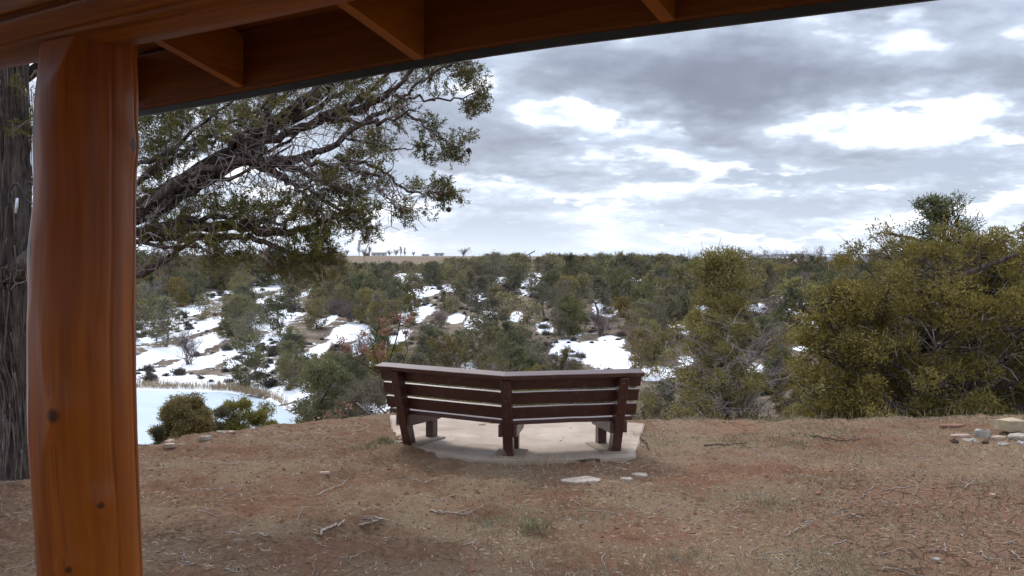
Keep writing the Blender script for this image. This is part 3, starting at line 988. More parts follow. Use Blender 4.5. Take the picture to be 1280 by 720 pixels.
def build_slab():
    pts_ = [at(490, 516, 12)[:2] * 0] * 0
    P = [at(487, 520, 11.85), at(492, 553, 10.15), at(545, 566, 9.55), at(592, 576, 9.22), at(640, 577, 9.16), at(700, 576, 9.2), at(755, 575, 9.24), at(794, 572, 9.36), at(806, 532, 11.25), at(650, 520, 11.75)]
    P = [(p[0], p[1]) for p in P]
    V = [(x, y, SLAB_Z) for x, y in P] + [(x, y, -.12) for x, y in P]
    n = len(P)
    Q = [[i, (i + 1) % n, n + (i + 1) % n, n + i] for i in range(n)]
    import bmesh
    bm = bmesh.new()
    vs = [bm.verts.new(v) for v in V]
    bm.faces.new(vs[:n]); bm.faces.new(vs[n:][::-1])
    for q in Q: bm.faces.new([vs[i] for i in q])
    bmesh.ops.recalc_face_normals(bm, faces=bm.faces)
    bmesh.ops.bevel(bm, geom=[e for e in bm.edges if all(v.co.z > 0 for v in e.verts)], offset=.012, segments=2, affect='EDGES')
    me = bpy.data.meshes.new('concrete_slab'); bm.to_mesh(me); bm.free()
    m = bpy.data.materials.new('slab_concrete'); m.use_nodes = True
    t = NT(m.node_tree)
    g = t.n('ShaderNodeNewGeometry').outputs['Position']
    n1 = t.noise(g, 1.3, 6, .65); n2 = t.noise(g, 30, 4, .6)
    c = t.mix(t.ramp(n1, [(.35, 0.0), (.65, 1.0)]), (0.27, 0.205, 0.155), (0.40, 0.325, 0.26))
    c = t.mix(t.m('MULTIPLY', t.ramp(t.noise(t.mapping(g, (1, 1, 1), (5, 5, 5)), 2.1, 7, .7), [(.52, 0.0), (.66, 1.0)]), .7), c, (0.22, 0.125, 0.08))
    c = t.mix(t.m('MULTIPLY', t.ramp(n2, [(.58, 0.0), (.68, 1.0)]), .35), c, (0.22, 0.17, 0.13))
    p = t.n('ShaderNodeBsdfPrincipled', {'Base Color': c, 'Roughness': .9, 'Normal': t.n('ShaderNodeBump', {'Height': n2, 'Strength': .3, 'Distance': .004}).outputs[0]})
    t.n('ShaderNodeOutputMaterial', {0: p.outputs[0]})
    me.materials.append(m)
    o = bpy.data.objects.new('concrete_slab', me); col.objects.link(o)
    tag(o, 'low pale concrete slab stained with red soil under the dark bench', 'concrete slab')


build_slab()


def paint_mat():
    m = bpy.data.materials.new('bench_paint'); m.use_nodes = True
    t = NT(m.node_tree)
    o = t.n('ShaderNodeTexCoord').outputs['Object']
    n1 = t.noise(t.mapping(o, (2, 30, 30)), 1.0, 5, .6)
    n2 = t.noise(o, 5, 6, .7)
    c = t.mix(t.ramp(n1, [(.3, 0.0), (.7, 1.0)]), (0.036, 0.0088, 0.006), (0.072, 0.020, 0.0135))
    c = t.mix(t.m('MULTIPLY', t.ramp(n2, [(.56, 0.0), (.70, 1.0)]), .5), c, (0.17, 0.09, 0.07))
    b = t.n('ShaderNodeBump', {'Height': n1, 'Strength': .3, 'Distance': .003})
    p = t.n('ShaderNodeBsdfPrincipled', {'Base Color': c, 'Roughness': t.ramp(n2, [(.3, .34), (.7, .55)]), 'Normal': b.outputs[0]})
    p.inputs['Specular IOR Level'].default_value = .55
    p.inputs['Coat Weight'].default_value = .3
    p.inputs['Coat Roughness'].default_value = .3
    t.n('ShaderNodeOutputMaterial', {0: p.outputs[0]})
    return m


simple_mat('bolt', (0.05, 0.04, 0.038), (0.13, 0.09, 0.07), 60, .6, 0)


def build_bench():
    pm = paint_mat()
    b = empty('park_bench', (BO[0], BO[1], SLAB_Z), (0, R(0.35), BR))
    tag(b, 'dark maroon wooden bench with two angled wings and slatted backrests seen from behind', 'bench')
    A = R(22.5)
    lean = math.atan(.23 / .80)

    def wing(s):          # s=-1 left, 1 right; returns axes along, facing, up in bench coordinates
        al = np.array([s * math.cos(A), math.sin(A), 0]); fa = np.array([-s * math.sin(A), math.cos(A), 0])
        return al, fa, np.array([0, 0, 1.0])

    def leaned(al, fa, up):
        u = up * math.cos(lean) - fa * math.sin(lean)
        f = fa * math.cos(lean) + up * math.sin(lean)
        return al, f, u

    def board(name, al, fa, up, s0, s1, f, z, tf, tz, mitre, lean_=True):
        """board along al from s0 to s1; its s0 end is mitred on the bench's centre plane (x=0)"""
        g = Geo()
        c = BEV = .004
        V = []
        prof = [(-tf / 2, -tz / 2 + c), (-tf / 2, tz / 2 - c), (-tf / 2 + c, tz / 2), (tf / 2 - c, tz / 2), (tf / 2, tz / 2 - c), (tf / 2, -tz / 2 + c), (tf / 2 - c, -tz / 2), (-tf / 2 + c, -tz / 2)]
        ss = np.linspace(0, 1, 9)
        jit = rng.normal(0, .0012, 9)
        for k, q in enumerate(ss):
            for a, bz in prof:
                base = fa * (a) + up * (bz)
                o0 = f + base
                if mitre:
                    st = -o0[0] / al[0] + .0015      # where the board's line meets x = 0
                else:
                    st = s0
                s = st + (s1 - st) * q
                V.append(o0 + al * s + up * jit[k])
        n = 8
        Q = []
        for i in range(8):
            for k in range(n):
                Q.append([i * n + k, i * n + (k + 1) % n, (i + 1) * n + (k + 1) % n, (i + 1) * n + k])
        g.add(V, Q)
        # end caps
        for base_, rev in ((0, 1), (8 * n, 0)):
            idx = [base_ + k for k in range(n)]
            cc = np.mean([V[i] for i in idx], 0)
            g.add([V[i] for i in idx] + [cc], None, [[k, (k + 1) % n, n] for k in range(n)])
        return fix_normals(g.build(name, pm, b))

    Z = np.array([0, 0, 1.0])
    for s in (-1, 1):
        al, fa, up = wing(s)
        la, lf, lu = leaned(al, fa, up)
        # backrest: three boards on the seat side of the posts
        for k in range(3):
            dist = .438 + .155 * k
            f0 = lf * .075 + lu * dist
            board('back_slat', la, lf, lu, 0, (1.455 if s < 0 else 1.305) + .006 * k, f0, 0, .036, .125, True)
        # cap rail, flat on top
        f0 = lf * (.020) + lu * .852
        capf = lf * math.cos(.12) + lu * math.sin(-.12); capu = np.cross(la, capf) * (-s if False else 1)
        capu = lu * math.cos(.12) + lf * math.sin(.12)
        capf = lf * math.cos(.12) - lu * math.sin(.12)
        # level board
        board('cap_rail', la, capf, capu, 0, 1.445 if s < 0 else 1.30, f0, 0, .150, .042, True)
        # seat: three slats
        for k in range(3):
            board('seat_slat', al, fa, up, 0, 1.42 if s < 0 else 1.27, fa * (.02 + .148 * k) + up * (.350 - .004 * (2 - k)), 0, .138, .040, True)
    # frames: a rear post, two side arms, a front leg at each of three stations
    def station(al, fa, s, up=Z, two=True):
        la, lf, lu = leaned(al, fa, up)
        g = Geo()
        M = np.stack([la, lf, lu], 1)
        L = .835
        g.box(al * s + lu * (L / 2 - .02), (.098, .105, L + .02), M)
        rp_ = fix_normals(g.build('rear_post', pm, b))
        for d_ in (.27, .46, .62, .77):
            g = Geo(); c0 = al * (s + .012 * math.sin(d_ * 40)) + lu * d_ - lf * .052
            g.tube([c0, c0 - lf * .004, c0 - lf * .007], [.010, .009, .004], 10)
            g.build('bolt', MATS['bolt'], rp_)
        M2 = np.stack([al, fa, up], 1)
        g = Geo()
        g.box(al * s + fa * .40 + up * .135, (.092, .10, .27), M2)
        fix_normals(g.build('front_leg', pm, b))
        for e in (-1, 1):
            g = Geo()
            g.box(al * (s + e * .0705) + fa * .165 + up * .270, (.040, .56, .118), M2)
            fix_normals(g.build('seat_support', pm, b))
    for s in (-1, 1):
        al, fa, up = wing(s)
        station(al, fa, 1.21 if s < 0 else 1.10)
    station(np.array([1.0, 0, 0]), np.array([0, 1.0, 0]), 0)
    # concrete footings
    for c_, sz, ang in (((-1.02, .66), (.24, .50, .022), -A), ((0, .12), (.30, .42, .022), 0), ((.93, .56), (.26, .58, .022), A)):
        g = Geo()
        M = np.array([[math.cos(ang), -math.sin(ang), 0], [math.sin(ang), math.cos(ang), 0], [0, 0, 1]])
        g.box((c_[0], c_[1], .004), sz, M)
        fix_normals(g.build('footing', MATS['concrete'], b))


build_bench()

# ------------------------------------------------------------------ big juniper on the left, its limbs reaching across the view
def build_hero():
    r = np.random.default_rng(21)
    base = at(14, 596, 8.75)
    base[2] = float(height(base[0], base[1]))
    e = empty('old_juniper', base)
    tag(e, 'old shaggy juniper behind the log post, its twisted limbs reaching across the sky', 'tree')
    off = base
    wood = Geo(); twig = Geo()
    # trunk: px centre, half width px at image rows
    rows = [(600, 13, 26), (585, 13, 21), (550, 15, 17), (520, 15, 16), (480, 12, 20), (440, -2, 34), (400, -6, 38), (340, -8, 42), (280, -8, 43), (220, -8, 42), (150, -6, 38), (90, -6, 34), (10, 0, 34), (-120, -10, 26), (-260, -20, 16)]
    P, rad = [], []
    for py, cx, hw in rows:
        p = at(cx, py, 8.75); P.append(p - off); rad.append(hw * 8.75 / FPX)
    P[0][2] = -.15
    # resample
    P = np.array(P); tt = np.arange(len(P)); t2 = np.linspace(0, len(P) - 1, 90)
    P2 = np.stack([np.interp(t2, tt, P[:, k]) for k in range(3)], 1); r2 = np.interp(t2, tt, rad)
    sides = 44
    th_ = np.arange(sides) / sides * 2 * math.pi
    ph = t2[:, None]
    rr = r2[:, None] * (1 + .10 * np.sin(3 * th_ + ph * .35) + .07 * np.sin(7 * th_ - ph * .5 + 1) + .05 * np.sin(15 * th_ + ph * .4) + r.normal(0, .022, (90, sides)))
    V = np.stack([P2[:, 0:1] + rr * np.cos(th_), P2[:, 1:2] + rr * np.sin(th_), P2[:, 2:3] + 0 * rr], -1).reshape(-1, 3)
    i = np.arange(89)[:, None] * sides; j = np.arange(sides)[None]; j2 = (j + 1) % sides
    wood.add(V, np.stack([i + j, i + j2, i + sides + j2, i + sides + j], -1).reshape(-1, 4))
    wood.build('trunk', MATS['bark'], e, True)
    st_ = Geo()
    for k in range(260):
        a = r.uniform(-math.pi, .3); i0 = r.integers(0, 70); n_ = r.integers(6, 20); i1 = min(89, i0 + n_)
        aa = a + np.cumsum(r.normal(0, .012, i1 - i0 + 1)) + .015 * np.arange(i1 - i0 + 1) * r.choice([-1, 1])
        R_ = r2[i0:i1 + 1] * (1.04 + .04 * r.random()) + r.uniform(0, .015)
        st_.tube(np.c_[P2[i0:i1 + 1, 0] + R_ * np.cos(aa), P2[i0:i1 + 1, 1] + R_ * np.sin(aa), P2[i0:i1 + 1, 2]], np.linspace(.5, 1, i1 - i0 + 1) * r.uniform(.003, .011), 5, True, .12)
    st_.build('shaggy_bark', MATS['shag'], e, True)

    limbs = []       # each a polyline in world space

    def limb(pp, r0, r1, d0, d1, n=None, g=None):
        pp = np.array(pp, float); k = len(pp)
        m = n or max(8, k * 4)
        s = np.linspace(0, k - 1, m)
        x = np.interp(s, np.arange(k), pp[:, 0]); y = np.interp(s, np.arange(k), pp[:, 1])
        # soften corners
        for _ in range(2):
            x[1:-1] = (x[:-2] + 2 * x[1:-1] + x[2:]) / 4; y[1:-1] = (y[:-2] + 2 * y[1:-1] + y[2:]) / 4
        d = np.linspace(d0, d1, m) + .08 * np.sin(np.linspace(0, 7, m) + r.uniform(0, 6))
        if r0 > .1: r0 *= .58
        elif r0 > .04: r0 *= .8
        W_ = np.array([at(a, b, c) for a, b, c in zip(x, y, d)])
        W_[1:-1] += r.normal(0, .012, (m - 2, 3))
        limbs.append(W_)
        (g or wood2).tube(W_ - off, np.linspace(r0, r1, m) * r.uniform(.88, 1.12, m), 9 if r0 > .03 else 6, True, .07 if r0 > .04 else .0)
        return W_

    wood2 = Geo()
    limb([(-5, 350), (60, 318), (120, 290), (175, 262), (240, 222), (300, 190), (345, 155), (395, 118), (440, 88), (500, 58), (560, 20)], .20, .03, 8.7, 8.0, 44)
    limb([(0, 340), (90, 300), (175, 272), (235, 238), (290, 205), (330, 185)], .10, .05, 8.8, 8.5)
    limb([(285, 200), (318, 170), (332, 142), (336, 128), (346, 119)], .055, .022, 8.3, 8.2)
    limb([(120, 300), (150, 330), (172, 345), (200, 330), (240, 300)], .07, .02, 8.6, 8.4)
    limb([(60, 330), (140, 305), (175, 292), (240, 281), (300, 284), (345, 291), (385, 287), (420, 268), (450, 262)], .085, .012, 8.6, 8.1)
    limb([(175, 296), (240, 300), (300, 296), (330, 300), (360, 316), (395, 324)], .05, .010, 8.5, 8.2)
    limb([(300, 186), (350, 172), (400, 150), (450, 137), (490, 112), (520, 84), (545, 60)], .05, .012, 8.3, 7.9)
    limb([(330, 205), (380, 195), (400, 190), (450, 156), (490, 134), (515, 110)], .045, .012, 8.3, 8.0)
    limb([(490, 120), (516, 122), (545, 126), (575, 124), (600, 112)], .014, .005, 8.0, 7.9)
    limb([(515, 110), (540, 92), (565, 80), (590, 76)], .012, .005, 8.0, 7.9)
    limb([(488, 128), (508, 142), (528, 156), (548, 172), (566, 184), (580, 178)], .014, .004, 8.0, 7.9)
    limb([(540, 165), (555, 172), (568, 196)], .007, .003, 7.9, 7.9)
    limb([(420, 195), (460, 205), (480, 215), (495, 230), (515, 238), (535, 241), (556, 240)], .018, .005, 8.1, 7.9)
    limb([(470, 232), (482, 245), (498, 262), (506, 272)], .008, .003, 8.0, 7.9)
    limb([(430, 170), (470, 182), (500, 190), (525, 182)], .010, .004, 8.1, 8.0)
    limb([(175, 270), (230, 214), (300, 203), (350, 205), (380, 213), (420, 232), (460, 250)], .05, .008, 8.2, 8.0)
    limb([(175, 225), (220, 200), (260, 170), (300, 150), (350, 120)], .03, .008, 8.6, 8.4)
    limb([(170, 205), (215, 190), (250, 186)], .02, .008, 8.4, 8.2)
    limb([(330, 165), (390, 140), (430, 112), (470, 85)], .035, .01, 8.4, 8.2)
    limb([(300, 200), (360, 225), (400, 245), (440, 275), (460, 290)], .03, .006, 8.3, 8.1)
    limb([(350, 290), (372, 262), (385, 235), (392, 215)], .018, .006, 8.3, 8.3)
    limb([(-5, 200), (60, 150), (120, 120), (190, 140), (250, 128)], .06, .01, 8.8, 8.6)
    limb([(0, 120), (80, 60), (200, 30), (330, 20), (420, -10)], .07, .02, 9.2, 8.6)
    limb([(0, 300), (-60, 250), (-140, 230), (-220, 180)], .09, .02, 8.9, 9.4)
    limb([(0, 200), (-60, 120), (-100, 20), (-160, -60)], .09, .02, 8.9, 9.6)
    # stringy side strands that run beside the great limb
    for k in range(26):
        L_ = limbs[[0, 0, 4, 15, 6][k % 5]]
        i0 = r.integers(2, max(3, len(L_) // 2)); i1 = min(len(L_) - 1, i0 + r.integers(8, 22))
        n_ = i1 - i0 + 1
        Q_ = L_[i0:i1 + 1] + np.linspace(.03, 1, n_)[:, None] * np.array([r.normal(0, .12), r.uniform(-.35, .1), r.normal(.02, .20)]) + r.normal(0, .010, (n_, 3))
        limbs.append(Q_)
        wood2.tube(Q_ - off, np.linspace(.032, .007, n_) * r.uniform(.6, 1.3), 5, True, .05)
    LP = np.concatenate(limbs)
    wood2.build('limb', MATS['bark'], e, True)
    # grey dead twigs along the limbs
    idx = r.choice(len(LP), 700)
    for k in idx:
        p = LP[k]; px, py = proj(p)
        if px > 500: continue
        L = r.uniform(.12, .55)
        d = unit(r.normal(0, 1, 3) * (1, .6, 1) + (.35, -.35, .1))
        q = bend(p, p + d * L, 6, .16, -.06, r)
        twig.tube(q - off, np.linspace(.0055, .0018, 6) * r.uniform(.6, 1.5), 3, False)
        for _ in range(r.integers(1, 4)):
            i = r.integers(1, 5)
            q2 = bend(q[i], q[i] + unit(d + r.normal(0, .8, 3)) * L * r.uniform(.25, .6), 5, .16, -.05, r)
            twig.tube(q2 - off, np.linspace(.003, .0012, 5), 3, False)
    # foliage clumps (px, py, radius px, count of sprays)
    clumps = [(200, 150, 34, 26), (240, 150, 36, 30), (285, 140, 34, 30), (330, 135, 28, 18), (215, 180, 32, 26), (260, 175, 30, 22), (190, 205, 24, 20), (300, 160, 26, 16), (350, 112, 26, 18), (190, 130, 26, 18),
              (230, 125, 28, 18), (400, 110, 26, 16), (440, 105, 24, 14), (470, 120, 20, 9), (420, 140, 20, 8), (190, 240, 20, 12), (230, 250, 26, 14), (280, 245, 24, 14), (330, 250, 28, 20), (300, 262, 26, 16),
              (200, 280, 26, 22), (250, 275, 30, 22), (200, 305, 28, 18), (250, 305, 26, 14), (290, 305, 26, 12), (320, 275, 24, 14), (350, 270, 26, 20), (380, 245, 28, 24), (400, 225, 24, 16),
              (430, 220, 24, 20), (455, 200, 24, 18), (470, 185, 18, 10), (430, 250, 26, 22), (460, 230, 18, 12), (400, 270, 26, 24), (430, 280, 20, 12), (390, 300, 28, 34), (360, 320, 22, 20), (410, 320, 20, 20), (380, 335, 22, 22),
              (345, 330, 16, 12), (310, 320, 20, 10), (270, 322, 22, 12), (455, 275, 14, 9), (462, 290, 14, 9), (470, 262, 12, 6), (445, 262, 18, 9), (470, 165, 14, 6), (500, 130, 16, 7), (510, 100, 18, 8), (500, 160, 10, 4),
              (540, 95, 18, 10), (570, 85, 16, 11), (590, 95, 15, 12), (600, 115, 14, 12), (585, 135, 14, 8), (597, 132, 10, 6), (570, 105, 14, 5), (540, 122, 10, 3), (560, 72, 18, 8), (520, 78, 14, 5),
              (540, 155, 12, 8), (545, 170, 8, 4), (530, 185, 12, 8), (535, 195, 10, 6), (520, 165, 8, 3), (568, 178, 12, 8), (585, 175, 8, 5), (568, 200, 9, 6), (560, 190, 8, 5), (580, 190, 6, 3),
              (520, 236, 10, 6), (545, 238, 14, 10), (560, 240, 14, 12), (552, 252, 10, 6), (572, 248, 7, 4), (550, 225, 9, 5), (505, 268, 12, 11), (495, 262, 8, 4), (533, 270, 5, 3), (505, 250, 7, 2),
              (175, 170, 20, 14), (30, 140, 40, 10), (10, 60, 60, 20), (120, 90, 50, 20), (200, 60, 60, 26), (300, 50, 60, 26), (400, 30, 60, 26), (-100, 200, 80, 40), (-200, 150, 90, 40), (-100, 50, 90, 40), (0, -80, 110, 60), (150, -60, 110, 50), (-30, -180, 100, 40)]
    SC, SD, TC = [], [], []
    for cx, cy, cr, cnt in clumps:
        inside = -5 < cx < 620 and cy > 60
        for _ in range(int(cnt * ((.80 if cx < 480 else .62) if inside else .6))):
            a = r.uniform(0, 6.28); q = math.sqrt(r.uniform(0, 1)) * cr * (.68 if cx > 480 else 1)
            d = 8.1 + .5 * (1 - min(1, max(0, (cx - 170) / 400))) + r.normal(0, .16) * (1.6 if cx < 480 else .7)
            tip = at(cx + q * math.cos(a), cy + q * math.sin(a), d)
            dd = np.linalg.norm((LP - tip) * np.array([1, .6, 1]), axis=1)
            k = int(np.argmin(dd + r.uniform(0, .12, len(dd))))
            st = LP[k]
            P_ = bend(st, tip, 6, .10, .05, r)
            twig.tube(P_ - off, np.linspace(.005, .0016, 6), 3, False)
            dirn = unit(tip - st)
            nsp = 5
            for m in range(nsp):                         # side sprays of the twig's outer end
                f = .62 + .38 * m / (nsp - 1)
                if np.linalg.norm(tip - st) > .5: f = 1 - .22 * (1 - m / (nsp - 1)) * .5 / np.linalg.norm(tip - st) * 2
                pos = st + (tip - st) * f + r.normal(0, .025, 3)
                sd_ = unit(dirn * .5 + r.normal(0, .6, 3) + (0, 0, .1))
                for q_ in range(5):
                    SC.append(pos + sd_ * .022 * q_); SD.append(unit(sd_ + r.normal(0, .2, 3)))
    SC = np.array(SC) - off; SD = np.array(SD)
    V, Q = leaves(SC, SD, 9, .024, .0080, .46, 5, .008)
    twig.build('twig', MATS['grey_twig'], e, True)
    mk('foliage', V, [Q], MATS['hero_leaf'], e)
    # two small dark cones at the tips
    for px_, py_ in ((586, 188), (561, 262)):
        g = Geo(); c = at(px_, py_, 7.9) - off
        g.tube([c + (0, 0, -.022), c + (0, 0, -.014), c, c + (0, 0, .014), c + (0, 0, .022)], [.006, .018, .022, .017, .005], 8, True, .12)
        g.build('cone', MATS['dark_bark'], e, True)


build_hero()


def build_hook():
    g = Geo()
    d = 8.28
    def line(pp, r0):
        P = np.array([at(a, b, d) for a, b in pp])
        s = np.linspace(0, len(P) - 1, len(P) * 4)
        P = np.stack([np.interp(s, np.arange(len(P)), P[:, k]) for k in range(3)], 1)
        P[1:-1] = (P[:-2] + 2 * P[1:-1] + P[2:]) / 4
        return P
    o0 = at(24, 265, d)
    e = empty('iron_hook', o0); tag(e, 'curled black iron scroll hook fixed to the trunk beside the log post', 'hook')
    g.tube(line([(12, 256), (11, 246), (13, 236), (18, 229), (24, 231), (29, 240), (32, 250), (35, 268), (36, 282), (37, 300), (37, 320)], 0) - o0, .010, 8)
    g.build('scroll', MATS['iron'], e, True)
    g = Geo()
    g.tube(line([(40, 240), (36, 239), (33, 234), (34, 228), (39, 228), (44, 234), (46, 244), (44, 255), (38, 254), (33, 250)], 0) - o0, .008, 8)
    g.build('side_scroll', MATS['iron'], e, True)
    g = Geo(); c = at(21, 257, d - .02) - o0
    g.tube([c + (-.012, 0, -.065), c + (-.002, 0, 0), c + (.006, 0, .065)], [.010, .014, .011], 8)
    g.build('peg', MATS['peg_white'], e, True)


simple_mat('iron', (0.012, 0.012, 0.014), (0.03, 0.03, 0.034), 20, .5, .2, .002, .5)
simple_mat('peg_white', (0.62, 0.64, 0.70), (0.75, 0.76, 0.80), 20, .5, 0)
build_hook()

# ------------------------------------------------------------------ single trees near the brow
def gz(x, y): return float(height(x, y))


def base_at(px, Y):
    x = (px - 640) / FPX * Y
    return np.array([x, Y, gz(x, Y)])


# twiggy pale juniper right of the bench
p = base_at(905, 14.2)
put_tree('twiggy_juniper', 101, p, 2.12 - p[2], 2.3, 120, .16, 28, 6, .07, .016, 'juniper_pale', 'bark',
         'thin twiggy juniper with bare pale branches just right of the bench', 'tree', low=.04, trunk_r=.06, dead=70, shape='cone', lumps=.45, sides=6, spread=.55)
# the big golden juniper
p = base_at(1172, 15.2)
put_tree('golden_juniper', 111, p, 2.50 - p[2], 3.9, 210, .27, 52, 7, .072, .019, 'golden_leaf', 'bark',
         'big bushy golden-olive juniper at the right edge, nearest below the pinyon tip', 'tree', low=.03, trunk_r=.12, dead=60, shape='col', lumps=.30, sides=6, spread=.55)
p = base_at(1330, 15.6)
put_tree('golden_juniper', 112, p, 2.52 - p[2], 3.7, 180, .27, 50, 7, .072, .019, 'golden_leaf', 'bark',
         'bushy golden-olive juniper cut off by the right side behind the rock pile', 'tree', low=.03, trunk_r=.11, dead=44, shape='col', lumps=.30, sides=6, spread=.55)
p = base_at(1058, 15.0)
put_tree('golden_juniper', 113, p, 1.62 - p[2], 1.6, 80, .22, 40, 7, .07, .018, 'golden_leaf', 'bark',
         'lower golden-olive juniper at the left flank of the biggest juniper', 'tree', low=.03, trunk_r=.08, dead=16, shape='round', sides=6, spread=.55)
# pinyon rising behind it
p = base_at(1178, 17.2)
put_tree('pinyon_pine', 121, p, 3.08 - p[2], 4.4, 190, .15, 14, 7, .085, .015, 'pinyon_green', 'dark_bark',
         'dark green pinyon pine whose tip rises above the golden juniper', 'tree', low=.45, trunk_r=.10, shape='cone', lumps=.45, sides=6, spread=.7)

# clipped round juniper and its ragged neighbours at the brow over the ice
for px, py, Y, W, seed, shp, lb, mat, lab in (
        (230, 497, 15.5, 1.0, 131, 'round', 130, 'juniper_olive', 'neat round juniper bush over the frozen pond'),
        (306, 500, 16.2, 1.1, 132, 'col', 60, 'juniper_olive', 'ragged olive juniper bush right of the neat round one'),
        (272, 508, 16.0, .6, 134, 'col', 22, 'juniper_grey', 'small ragged juniper bush between the round and the tall ragged bush'),
        (195, 535, 14.2, .22, 133, 'cone', 10, 'pinyon_green', 'tiny dark seedling conifer at the brow left of the round bush')):
    b_ = base_at(px, Y)
    top = at(px, py, Y)[2]
    H_ = max(.35, top - b_[2])
    put_tree('juniper_bush', seed, b_, H_, W, lb, W * (.14 if shp == 'round' else .14), 130, 7, .045, .014, mat, 'grey_twig', lab, 'bush', low=.04, trunk_r=.03, shape=shp, sides=5, lumps=.06 if shp == 'round' else .3)

# pinyon left of the bench and its neighbours
p = base_at(405, 26)
put_tree('pinyon_pine', 141, p, at(400, 443, 26)[2] - p[2], 1.8, 60, .27, 70, 8, .12, .024, 'pinyon_green', 'dark_bark',
         'green pinyon pine just left of the bench in front of the ice', 'tree', low=.1, trunk_r=.08, shape='round', sides=5, spread=.7)
p = base_at(455, 24)
put_tree('scrub_juniper', 142, p, at(450, 478, 24)[2] - p[2], 2.0, 46, .24, 44, 7, .10, .02, 'juniper_grey', 'grey_twig',
         'low scraggly grey-green juniper between the pinyon and the bench', 'tree', low=.1, trunk_r=.07, dead=26, shape='round', sides=5)


def oak(name, px, Y, toppy, W, seed, label, leafm='copper_leaf', nleaf=300, wr=.05):
    b_ = base_at(px, Y); H_ = at(px, toppy, Y)[2] - b_[2]
    r = np.random.default_rng(seed)
    e = empty(name, b_); tag(e, label, 'tree')
    g = Geo(); tips = []
    trunk = bend((0, 0, -.3), (W * .03, 0, H_ * .42), 6, .04, 0, r)
    g.tube(trunk, np.linspace(wr * 1.6, wr * 1.2, 6), 7, False, .06)
    for _ in range(7):
        a = r.uniform(0, 6.28)
        st = trunk[r.integers(3, 6)]
        en = np.array([math.cos(a) * W * .42 * r.uniform(.4, 1), math.sin(a) * W * .36, H_ * r.uniform(.6, .97)])
        q = bend(st, en, 8, .09, .05, r); g.tube(q, np.linspace(wr * .9, wr * .18, 8), 5, False)
        for _ in range(6):
            i = r.integers(2, 7)
            q2 = bend(q[i], q[i] + unit(r.normal(0, 1, 3) + (0, 0, .5)) * W * r.uniform(.2, .42), 5, .14, 0, r)
            g.tube(q2, np.linspace(wr * .3, wr * .07, 5), 4, False)
            for _ in range(4):
                j = r.integers(1, 5)
                q3 = bend(q2[j], q2[j] + unit(r.normal(0, 1, 3) + (0, 0, .4)) * W * r.uniform(.08, .2), 4, .14, 0, r)
                g.tube(q3, np.linspace(wr * .1, wr * .04, 4), 3, False)
                tips.append(q3[-1])
    g.build('trunk', MATS['dark_bark'], e, True)
    tips = np.array(tips)
    key = tips[:, 2] + .35 * np.abs(tips[:, 0]) - .3 * tips[:, 0]
    k = tips[np.argsort(-(tips[:, 2] - .5 * tips[:, 0]))[: max(8, len(tips) // 3)]]
    k = k[r.random(len(k)) < .42]
    V, Q = leaves(k, unit(r.normal(0, 1, k.shape)), max(5, nleaf // len(k) * 2), .085, .045, .9, seed, .07)
    mk('dry_leaves', V, [Q], MATS[leafm], e)


oak('dead_oak', 488, 31, 374, 2.2, 151, 'dark bare oak with a few clumps of coppery dead leaves behind the bench left end', nleaf=900)
oak('dead_oak', 418, 23, 487, 1.0, 152, 'small oak sprig with dry coppery leaves beside the pinyon over the ice', nleaf=140, wr=.02)


# ------------------------------------------------------------------ woodland
def template(seed, H, W, lobes, lobe_r, per, n, leaf, lw, **kw):
    wood, C, D = crown_tree(seed, H, W, lobes, lobe_r, per, leaf, lw, **kw)
    V, Q = leaves(C, D, n, leaf, lw, .7, seed, leaf * .5)
    return wood.arr(), (V, [Q])


KINDS = [('juniper_tree', 'juniper_olive', 'olive juniper'), ('juniper_tree', 'juniper_grey', 'grey-green juniper'), ('pinyon_pine', 'pinyon_green', 'dark green pinyon pine')]
TPL_NEAR, TPL_FAR = {}, {}
for ki, (nm, lm, _) in enumerate(KINDS):
    shp = ['round', 'col', 'cone' if ki == 2 else 'round']
    for v in range(4):
        kw = dict(low=.06, shape=['round', 'round', 'cone', 'round'][(v + ki) % 4], lumps=.28)
        wd, lf = template(300 + ki * 10 + v, 4.0, 3.3, 44, .46, 20, 10, .15, .055, trunk_r=.12, dead=6 if ki == 1 else 2, **kw)
        wm = MATS['oak_twig'] if ki < 2 else MATS['dark_bark']
        TPL_NEAR[ki, v] = (mesh_data('trunk', *wd, wm, smooth=True), mesh_data('crown', *lf, MATS[lm]))
        wd, lf = template(400 + ki * 10 + v, 4.0, 3.4, 30, .56, 12, 3, .34, .15, trunk_r=.12, **kw)
        Vw, Fw = wd; Vl, Fl = lf
        q = np.concatenate([f for f in Fw if f.shape[1] == 4]); tr_ = [f for f in Fw if f.shape[1] == 3]
        VV = np.concatenate([Vw, Vl]); F = [q] + tr_ + [Fl[0] + len(Vw)]
        mi = np.concatenate([np.zeros(len(q) + sum(len(a) for a in tr_)), np.ones(len(Fl[0]))])
        # order quads, tris, quads keeps the material ids aligned
        fine_ = template(400 + ki * 10 + v, 4.0, 3.4, 34, .54, 14, 7, .20, .085, trunk_r=.12, **kw)
        (Vw2, Fw2), (Vl2, Fl2) = fine_
        q2 = np.concatenate([f for f in Fw2 if f.shape[1] == 4]); t2_ = [f for f in Fw2 if f.shape[1] == 3]
        fm = (np.concatenate([Vw2, Vl2]), [q2] + t2_ + [Fl2[0] + len(Vw2)], np.concatenate([np.zeros(len(q2) + sum(len(a) for a in t2_)), np.ones(len(Fl2[0]))]))
        TPL_FAR[ki, v] = (VV, F, mi, mesh_data(nm, fm[0], fm[1], [wm, MATS[lm]], fm[2]), [wm, MATS[lm]])

